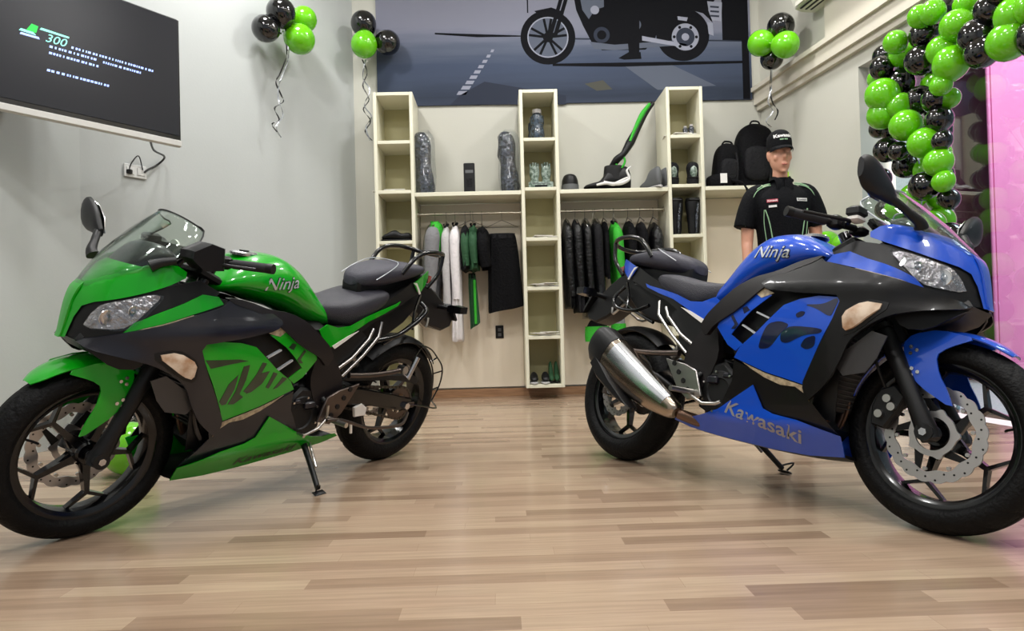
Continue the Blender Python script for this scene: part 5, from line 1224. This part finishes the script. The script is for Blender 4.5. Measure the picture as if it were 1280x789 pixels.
# left cluster on the angled wall (wall direction .574,.819)
wd = Vector((.574, .819, 0)); wn_ = Vector((.819, -.574, 0))
def W2(s, off, z): return Vector((-2.66, 4.29, 0)) + wd * s + wn_ * off + Vector((0, 0, z))
def w2px(base, z): return base + Vector((0, 0, z))
b1 = Vector((-1.805, 5.284, 0))
balloon((-1.79, 5.25, 3.055), .105, 'k', 'black balloon lowest on the left of the four-balloon bunch', ax=(.6, 0, -.2))
balloon((-1.68, 5.30, 3.205), .115, 'k', 'black balloon on top of the bunch nearest the television', ax=(.2, .3, -1))
balloon((-1.57, 5.42, 3.04), .122, 'g', 'lime balloon lowest on the right of the bunch nearest the television', ax=(-.6, 0, .3))
balloon((-1.56, 5.52, 3.25), .105, 'g', 'lime balloon upper right in the bunch nearest the television', ax=(-.6, 0, -.4))
ribbon([(-1.66, 5.37, 3.0), (-1.67, 5.38, 2.88), (-1.72, 5.37, 2.74), (-1.745, 5.34, 2.66), (-1.71, 5.36, 2.56), (-1.70, 5.37, 2.51), (-1.76, 5.34, 2.45), (-1.73, 5.36, 2.36), (-1.78, 5.33, 2.32), (-1.745, 5.35, 2.26)], 'black curled ribbon hanging from the bunch nearest the television')
ribbon([(-1.65, 5.37, 3.0), (-1.655, 5.38, 2.86), (-1.70, 5.37, 2.73), (-1.725, 5.34, 2.62), (-1.73, 5.35, 2.52), (-1.70, 5.36, 2.40), (-1.75, 5.34, 2.30), (-1.72, 5.36, 2.22)], 'thin silver ribbon beside the black one on the left bunch', 'ribbonw')
balloon((-1.165, 6.02, 3.435), .115, 'k', 'black balloon on top of the bunch at the poster\'s left edge', ax=(.5, 0, -1))
balloon((-.955, 6.06, 3.275), .112, 'k', 'black balloon overlapping the poster\'s left edge', ax=(-.8, 0, .1))
balloon((-1.155, 5.97, 3.22), .118, 'g', 'lime balloon hanging at the poster\'s left edge', ax=(.3, 0, .9))
ribbon([(-1.19, 6.05, 3.12), (-1.15, 6.06, 3.0), (-1.19, 6.05, 2.88), (-1.14, 6.07, 2.76), (-1.19, 6.05, 2.66), (-1.13, 6.07, 2.56), (-1.18, 6.06, 2.46), (-1.12, 6.07, 2.38)], 'black curled ribbon hanging left of the left shelf column')
ribbon([(-1.16, 6.05, 3.12), (-1.19, 6.06, 2.96), (-1.13, 6.07, 2.84), (-1.18, 6.05, 2.70), (-1.12, 6.07, 2.60), (-1.17, 6.05, 2.50), (-1.14, 6.07, 2.38)], 'silver curled ribbon twisted with the black one by the left column', 'ribbonw')
balloon((2.405, 5.45, 3.089), .110, 'k', 'black balloon on top of the bunch in the right corner', ax=(0, .3, -.9))
balloon((2.253, 5.50, 2.974), .108, 'g', 'lime balloon overlapping the poster\'s right edge', ax=(.9, 0, -.1))
balloon((2.389, 5.33, 2.885), .108, 'g', 'lime balloon nearest the ledge in the right corner bunch', ax=(-.5, .3, .2))
balloon((2.373, 5.57, 2.870), .095, 'k', 'black balloon tucked under the two lime ones in the right corner', ax=(0, .2, .9))
ribbon([(2.36, 5.56, 2.77), (2.355, 5.58, 2.62), (2.37, 5.58, 2.50), (2.41, 5.57, 2.42), (2.39, 5.59, 2.35)], 'black ribbon hanging above the big backpack')
ribbon([(2.36, 5.55, 2.77), (2.36, 5.57, 2.62), (2.33, 5.57, 2.50), (2.37, 5.58, 2.42), (2.31, 5.58, 2.34), (2.36, 5.59, 2.29)], 'thin silver ribbon curling above the mannequin cap', 'ribbonw')
GL = [(2.67, 4.45, 2.43, .075, 'k'), (2.6, 4.37, 2.32, .074, 'k'), (2.55, 4.13, 2.39, .07, 'g'), (2.69, 4.28, 2.37, .083, 'g'), (2.65, 4.0, 2.38, .082, 'k'), (2.6, 3.97, 2.21, .086, 'k'), (2.69, 4.32, 2.19, .088, 'k'), (2.55, 4.29, 2.11, .103, 'g'), (2.57, 4.33, 1.99, .093, 'g'), (2.62, 3.8, 2.2, .082, 'g'), (2.63, 3.74, 2.1, .095, 'g'), (2.64, 3.7, 2.3, .085, 'g'), (2.66, 3.57, 2.18, .095, 'k'), (2.66, 3.54, 2.08, .085, 'k'), (2.68, 3.38, 2.07, .098, 'g'), (2.69, 3.34, 2.19, .092, 'g'), (2.72, 3.24, 2.04, .094, 'k'), (2.67, 3.49, 2.29, .076, 'k'), (2.70, 3.93, 2.50, .078, 'k'), (2.7, 3.7, 2.42, .067, 'g'), (2.58, 3.93, 2.46, .066, 'g'), (2.7, 3.23, 2.18, .086, 'g'), (2.68, 3.4, 2.35, .082, 'k'), (2.6, 3.84, 2.44, .069, 'g'), (2.71, 4.16, 2.03, .085, 'k'), (2.66, 3.94, 1.96, .071, 'k'), (2.6, 3.79, 1.99, .059, 'g'), (2.72, 3.90, 1.95, .062, 'g'), (2.62, 4.22, 2.01, .078, 'g'), (2.58, 4.1, 1.85, .094, 'g'), (2.67, 4.42, 1.91, .059, 'k'), (2.6, 4.35, 1.76, .079, 'k'), (2.56, 4.15, 1.70, .06, 'k'), (2.69, 4.29, 1.64, .080, 'k'), (2.6, 3.97, 1.7, .086, 'g'), (2.6, 3.84, 1.55, .079, 'g'), (2.72, 4.13, 1.57, .075, 'g'), (2.67, 3.92, 1.83, .076, 'k'), (2.6, 3.8, 1.67, .055, 'k'), (2.6, 3.97, 1.44, .086, 'k'), (2.67, 3.86, 1.34, .060, 'k'), (2.6, 3.80, 1.43, .06, 'g'), (2.7, 4.24, 1.43, .080, 'g'), (2.6, 4.38, 1.37, .066, 'k'), (2.55, 4.19, 1.34, .064, 'g'), (2.7, 4.24, 1.25, .078, 'k'), (2.65, 3.99, 1.21, .077, 'g'), (2.54, 4.22, 1.20, .070, 'g'), (2.66, 4.36, 1.14, .080, 'k'), (2.61, 3.78, 1.11, .077, 'k'), (2.60, 4.10, 1.04, .085, 'k'), (2.66, 3.92, .95, .085, 'g'), (2.58, 4.20, .88, .085, 'g'), (2.62, 3.86, .78, .085, 'k'), (2.62, 4.08, .68, .085, 'k'), (2.64, 3.72, .62, .082, 'g'), (2.70, 3.92, .52, .081, 'k')]
GL += [(2.86, 4.22, 2.28 - .145 * i, .078 + .008 * (i % 2), 'kgkkgkggkgkkg'[i]) for i in range(13)] + [(2.63 + .05 * (i % 2), 4.47 - .05 * (i % 2), 2.28 - .17 * i, .066, 'gkkgkkgk'[i]) for i in range(8)]  # row nearest the glass is added, standing in for the garland's reflection there
for (x, y, z, r, k) in GL:
    r *= 1.04
    top = z > 2.04 and y < 4.2
    w_ = 'top of the garland over the glass' if top else 'hanging garland column beside the glass'
    balloon((x, y, z), r, k, ('black' if k == 'k' else 'lime') + ' balloon in the ' + w_, ('black' if k == 'k' else 'lime') + ' balloons in the ' + w_, ax=(2.66 - x + .02, random.uniform(-.3, .3), random.uniform(-.5, .5)))
tag(MB().tube([(3.0, 2.9, 2.15), (2.70, 3.3, 2.13), (2.66, 3.6, 2.2), (2.66, 3.95, 2.34), (2.66, 4.3, 2.28), (2.66, 4.3, 2.0), (2.66, 4.1, 1.6), (2.66, 4.1, 1.2), (2.65, 4.0, .8), (2.65, 3.9, .3)], .004, 'ribbonw', 6, smooth=4).build('garland_cord'), 'thin cord threading the balloon garland beside the glass', 'cord')
for (c, r, lb) in (((2.565, 5.12, 1.24), .092, 'lime balloon low on the right wall behind the blue tank, larger'), ((2.60, 4.955, 1.205), .075, 'lime balloon low on the right wall, under the blue motorcycle\'s handlebar'), ((2.545, 5.28, 1.235), .078, 'lime balloon low on the right wall, beside the mannequin\'s arm')):
    balloon(c, r, 'g', lb, ax=(.6, .1, .2))
balloon((-1.745, 3.16, .128), .125, 'g', 'lime balloon lying on the floor behind the green front wheel', ax=(-.3, .5, -.2))
balloon((-2.24, 3.98, .125), .12, 'k', 'black balloon on the floor behind the green motorcycle', ax=(-.3, .5, -.2))
balloon((-2.36, 4.02, .36), .13, 'g', 'lime balloon in the middle of the stack behind the green fender', ax=(-.3, .5, -.2))
balloon((-2.345, 4.01, .565), .10, 'g', 'lime balloon topping the stack behind the green fender', ax=(-.3, .5, -.6))

# ------------------------------------------------------------------ mannequin
mn = empty('mannequin', (1.785, 4.12, 0), (0, 0, radians(-6)), 'mannequin in black cap and black polo shirt with green piping', 'mannequin')
mn.scale = (.86, .95, 1)
def ell(cx, cy, z, a, b, n=24, p=1.): return [(cx + a * math.copysign(abs(cos(2 * pi * k / n)) ** p, cos(2 * pi * k / n)), cy + b * math.copysign(abs(sin(2 * pi * k / n)) ** p, sin(2 * pi * k / n)), z) for k in range(n)]
bd = MB()
bd.loft([ell(0, .01, .86, .10, .08), ell(0, .01, .92, .165, .105), ell(0, .01, 1.02, .150, .10), ell(0, .005, 1.12, .140, .095), ell(0, 0, 1.25, .160, .105), ell(0, 0, 1.36, .178, .11), ell(0, .005, 1.44, .175, .09), ell(0, .012, 1.485, .10, .065), ell(0, .012, 1.51, .058, .055), ell(0, .005, 1.56, .052, .052), ell(0, 0, 1.60, .05, .055)], 'skin', sub=3)
# head
bd.loft([ell(0, -.035, 1.562, .020, .022), ell(0, -.030, 1.575, .036, .045), ell(0, -.018, 1.60, .054, .070), ell(0, -.006, 1.635, .066, .088), ell(0, .002, 1.68, .072, .095), ell(0, .006, 1.72, .074, .098), ell(0, .010, 1.76, .070, .094), ell(0, .012, 1.79, .052, .07), ell(0, .012, 1.805, .02, .03)], 'skin', sub=4)
bd.loft([ell(0, -.094, 1.690, .008, .010, 12), ell(0, -.100, 1.668, .010, .014, 12), ell(0, -.104, 1.648, .015, .016, 12), ell(0, -.096, 1.638, .011, .010, 12)], 'skin', sub=2)
bd.sphere((0, -.088, 1.612), .018, 'skin', 12, (1.3, .6, .45)).sphere((0, -.086, 1.602), .018, 'skin', 12, (1.1, .6, .4)).sphere((0, -.070, 1.572), .018, 'skin', 12, (1.2, .9, .8))
for s in (-1, 1):
    bd.sphere((s * .030, -.087, 1.700), .018, 'skin', 12, (1.2, .5, .45))
    bd.sphere((s * .040, -.062, 1.655), .026, 'skin', 12, (1, .8, 1.0))
    bd.loft([ell(s * .072, .012, 1.65, .006, .012, 10), ell(s * .078, .012, 1.67, .008, .017, 10), ell(s * .080, .016, 1.70, .008, .020, 10), ell(s * .074, .016, 1.715, .005, .012, 10)], 'skin', sub=2)
    # arm hanging a little away from the side
    bd.tube([(s * .155, .01, 1.445), (s * .205, .01, 1.41), (s * .232, .012, 1.30), (s * .245, .015, 1.15), (s * .25, .0, 1.10), (s * .252, -.02, .98), (s * .25, -.045, .87)], [.05, .055, .050, .042, .038, .036, .026], 'skin', 16, smooth=4)
    # hand
    bd.loft([ell(s * .25, -.045, .885, .022, .026, 12), ell(s * .25, -.052, .85, .017, .036, 12), ell(s * .249, -.060, .80, .015, .040, 12), ell(s * .247, -.064, .775, .013, .038, 12)], 'skin', sub=2)
    for f, L_ in enumerate((.070, .080, .075, .058)):
        y = -.095 + f * .0215; bd.tube([(s * .248, y, .79), (s * .245, y - .006, .79 - L_ * .5), (s * .236, y - .004, .79 - L_)], [.0095, .0088, .007], 'skin', 8, smooth=3)
    bd.tube([(s * .245, -.080, .85), (s * .232, -.104, .815), (s * .226, -.110, .785)], [.012, .0105, .008], 'skin', 8, smooth=3)
    # leg
    bd.tube([(s * .085, .01, .90), (s * .092, .005, .75), (s * .098, .0, .50), (s * .10, .015, .40), (s * .105, .02, .22), (s * .105, .03, .08)], [.088, .082, .056, .056, .045, .036], 'skin', 18, smooth=4)
    bd.loft([[(s * .105 + w * cos(2 * pi * k / 14), y, zc_ + h * sin(2 * pi * k / 14)) for k in range(14)] for y, w, h, zc_ in ((.075, .02, .02, .035), (.055, .032, .035, .045), (.02, .036, .045, .052), (-.06, .040, .028, .032), (-.13, .040, .017, .02), (-.155, .02, .010, .015))], 'skin', sub=2)
bo_ = bd.build('body', mn, 80)
rm = bo_.modifiers.new('Remesh', 'REMESH'); rm.mode = 'VOXEL'; rm.voxel_size = .0065; rm.use_smooth_shade = True
smo = bo_.modifiers.new('Smooth', 'SMOOTH'); smo.iterations = 3; smo.factor = .5
MB().sphere((0, -.0985, 1.6075), .016, 'skin2', 12, (1.35, .35, .42)).build('lips', mn, 60)
# polo shirt: one cloth surface with hem, sleeves and collar
shm = MB()
torso = [ell(0, .0, 1.0, .178, .125), ell(0, .0, 1.02, .180, .127), ell(0, .0, 1.12, .172, .122), ell(0, -.003, 1.25, .185, .128), ell(0, -.003, 1.36, .205, .130), ell(0, .003, 1.43, .205, .110), ell(0, .010, 1.472, .150, .085), ell(0, .012, 1.498, .085, .070), ell(0, .008, 1.520, .066, .064), ell(0, .006, 1.538, .062, .062)]
shm.loft(torso, 'shirt', sub=3)
for s in (-1, 1): shm.tube([(s * .13, .01, 1.445), (s * .19, .01, 1.425), (s * .236, .012, 1.34), (s * .262, .014, 1.255), (s * .268, .014, 1.232)], [.062, .070, .070, .072, .072], 'shirt', 20, smooth=4)
so_ = shm.build('polo_shirt', mn, 80)
rm = so_.modifiers.new('Remesh', 'REMESH'); rm.mode = 'VOXEL'; rm.voxel_size = .008; rm.use_smooth_shade = True
smo = so_.modifiers.new('Smooth', 'SMOOTH'); smo.iterations = 4; smo.factor = .5
col_ = MB()
for s in (-1, 1): col_.loft([[(s * .004, -.072, 1.462), (s * .055, -.095, 1.452), (s * .058, -.088, 1.456), (s * .006, -.066, 1.470)], [(s * .010, -.072, 1.515), (s * .062, -.062, 1.520), (s * .060, -.052, 1.523), (s * .012, -.060, 1.518)], [(s * .062, -.02, 1.548), (s * .090, -.005, 1.512), (s * .085, .0, 1.515), (s * .056, -.018, 1.546)], [(s * .03, .068, 1.535), (s * .04, .092, 1.505), (s * .036, .090, 1.505), (s * .028, .064, 1.53)]], 'shirt', sub=3)
col_.build('collar', so_, 60)
b_sh = MB().loft(torso, 'shirt', sub=3).bvh()
def on_front(x, z, lift=.004):
    h = b_sh.ray_cast(Vector((x, -1, z)), Vector((0, 1, 0))); return (x, (h[0].y if h[0] is not None else -.1) - lift, z)
def strip_on(pts, w, m_):
    P = crpath([Vector((a, 0, b)) for a, b in pts], 6); r_ = []
    for p in P:
        q = on_front(p.x, p.z); r_.append([(q[0] - w / 2, q[1], q[2]), (q[0] + w / 2, q[1], q[2]), (q[0] + w / 2, q[1] + .004, q[2]), (q[0] - w / 2, q[1] + .004, q[2])])
    sb.loft(r_, m_)
for s in (-1, 1):
    sb = MB(); strip_on([(s * .115, 1.02), (s * .10, 1.12), (s * .12, 1.25), (s * .145, 1.33)], .007, 'lime'); strip_on([(s * .14, 1.02), (s * .135, 1.12), (s * .15, 1.25), (s * .15, 1.33)], .005, 'lime')
    for dz in (0, .012): sb.tube([(s * (.085), -.030 - dz, 1.500 - dz), (s * .14, -.045 - dz, 1.488 - dz), (s * .195, -.045 - dz, 1.455 - dz), (s * .238, -.050, 1.385 - dz * 2), (s * (.265 - dz), -.052, 1.30), (s * (.275 - dz), -.052, 1.238)], .0035, 'lime', 6, smooth=5)
    sb.build('piping', so_, 60)
lo = MB()
def patch_on(x0, x1, z0, z1, m_): lo.add([on_front(x0, z0, .006), on_front(x1, z0, .006), on_front(x1, z1, .006), on_front(x0, z1, .006)], [(0, 1, 2, 3)], m_)
patch_on(-.135, -.065, 1.372, 1.392, 'redp'); patch_on(-.125, -.075, 1.340, 1.354, 'whitep'); patch_on(.065, .145, 1.372, 1.392, 'whitep')
for (txt, sz, x, z, m_) in (('Kawasaki', .017, -.100, 1.382, 'whitep'), ('Kawasaki', .019, .105, 1.382, 'cloth_dk')):
    vs, fs = text_geo(txt, sz, .1, .0003, 1.0); lo.add([on_front(a + x, b + z, .0085) for a, b in vs], fs, m_)
lo.build('chest_patches', so_, 0)
pl_ = MB(); pl_.loft([ell(0, .01, 1.03, .168, .115), ell(0, .01, .95, .178, .120), ell(0, .01, .88, .180, .118), ell(0, .01, .82, .17, .11)], 'cloth_k', sub=2)
for s in (-1, 1): pl_.tube([(s * .088, .01, .90), (s * .095, .005, .75), (s * .10, .0, .50), (s * .105, .015, .30), (s * .107, .025, .10)], [.098, .092, .075, .070, .068], 'cloth_k', 18, smooth=4)
pt = pl_.build('trousers', mn, 80); rm = pt.modifiers.new('Remesh', 'REMESH'); rm.mode = 'VOXEL'; rm.voxel_size = .010; rm.use_smooth_shade = True
# cap
cpm = MB(); cpm.loft([ell(0, .006, 1.712, .084, .108), ell(0, .006, 1.745, .086, .109), ell(0, .008, 1.79, .080, .102), ell(0, .010, 1.82, .064, .082), ell(0, .010, 1.838, .035, .045), ell(0, .010, 1.842, .004, .005)], 'shirt', sub=4)
cpo = cpm.build('cap', mn, 60)
vz = MB(); top = []; 
rings = []
for i in range(9):
    t = -1 + i / 4.; x = .080 * t; y0 = .006 - .106 * sqrt(max(0, 1 - (x / .086) ** 2)); y1 = y0 - .060 * (1 - t * t) ** .6 - .001
    rings.append([(x, y0 + .006, 1.724), (x, (y0 + y1) / 2, 1.718), (x, y1, 1.700), (x, y1, 1.694), (x, (y0 + y1) / 2, 1.709), (x, y0 + .006, 1.716)])
vz.loft(rings, 'shirt', sub=2); vz.build('peak', cpo, 60)
cb_ = cpm.bvh(); ct = MB()
def on_cap(x, z, l=.002): h = cb_.ray_cast(Vector((x, -1, z)), Vector((0, 1, 0))); return (x, (h[0].y if h[0] is not None else -.09) - l, z)
for (txt, sz, z, m_) in (('Kawasaki', .030, 1.785, 'whitep'), ('RACING TEAM', .0085, 1.776, 'lime')):
    if txt != 'Kawasaki': continue
    vs, fs = text_geo(txt, sz, .0, .0012, 1.1); ct.add([on_cap(a, b + z) for a, b in vs], fs, m_)
for k in range(2): ct.add([on_cap(-.028 + .03 * k, 1.757), on_cap(-.004 + .03 * k, 1.757), on_cap(-.004 + .03 * k, 1.765), on_cap(-.028 + .03 * k, 1.765)], [(0, 1, 2, 3)], 'lime')
ct.build('cap_lettering', cpo, 0)
MB().lathe([(.0001, 0), (.19, 0), (.19, .008), (.0001, .010)], 'steel', axis='z', n=40).build('base_plate', mn)

# ------------------------------------------------------------------ motorcycles
motorcycle((-.6408, 3.4186, 0), 4.11014, .22552, 'green', 'green and black sports motorcycle on its stand at the left', -97)
motorcycle((.5796, 3.1947, 0), -1.02777, .21186, 'blue', 'blue and black sports motorcycle on its stand at the right', -105)

# ------------------------------------------------------------------ light, sky, camera
def area(name, loc, target, size, power, col=(1, 1, 1), sy=None):
    l = bpy.data.lights.new(name, 'AREA'); l.energy = power; l.color = col; l.size = size
    if sy: l.shape = 'RECTANGLE'; l.size_y = sy
    o = bpy.data.objects.new(name, l); COL.objects.link(o); o.location = loc
    o.rotation_euler = (Vector(target) - Vector(loc)).to_track_quat('-Z', 'Y').to_euler(); return o
for i, (x, y) in enumerate(((-1.6, 4.6), (.4, 4.7), (2.0, 4.4), (-1.6, 2.4), (.4, 2.3), (2.2, 2.3), (-1.4, .2), (.4, .1), (2.2, .2))):
    area('ceiling_light', (x, y, 4.2), (x, y, 0), .32, 43, (1, .985, .965))
area('street_daylight', (5.2, 3.4, 4.6), (6.0, 6.8, 1.6), 2.5, 600, (1, .98, .97))
w = bpy.data.worlds.new('World'); SC.world = w; w.use_nodes = True
w.node_tree.nodes['Background'].inputs[0].default_value = (.86, .93, 1.0, 1); w.node_tree.nodes['Background'].inputs[1].default_value = .42

cam = bpy.data.cameras.new('camera'); co = bpy.data.objects.new('camera', cam); COL.objects.link(co); SC.camera = co
cam.sensor_width = 36; cam.lens = 830 / 1280 * 36; cam.clip_start = .02; cam.clip_end = 100
yaw, pitch, roll = .0192861, -.0141343, .0257534
f = Vector((sin(yaw) * cos(pitch), cos(yaw) * cos(pitch), -sin(pitch))); r0 = Vector((cos(yaw), -sin(yaw), 0)); u0 = r0.cross(f)
r_ = r0 * cos(roll) - u0 * sin(roll); u_ = u0 * cos(roll) + r0 * sin(roll)
co.matrix_world = Matrix(((r_.x, u_.x, -f.x, 0), (r_.y, u_.y, -f.y, 0), (r_.z, u_.z, -f.z, .6626), (0, 0, 0, 1)))
SC.view_settings.view_transform = 'Standard'; SC.view_settings.look = 'None'; SC.view_settings.gamma = 1; SC.view_settings.exposure = 0
try: SC.view_settings.use_curve_mapping = False
except Exception: pass
SC.cycles.max_bounces = 8; SC.cycles.transparent_max_bounces = 16
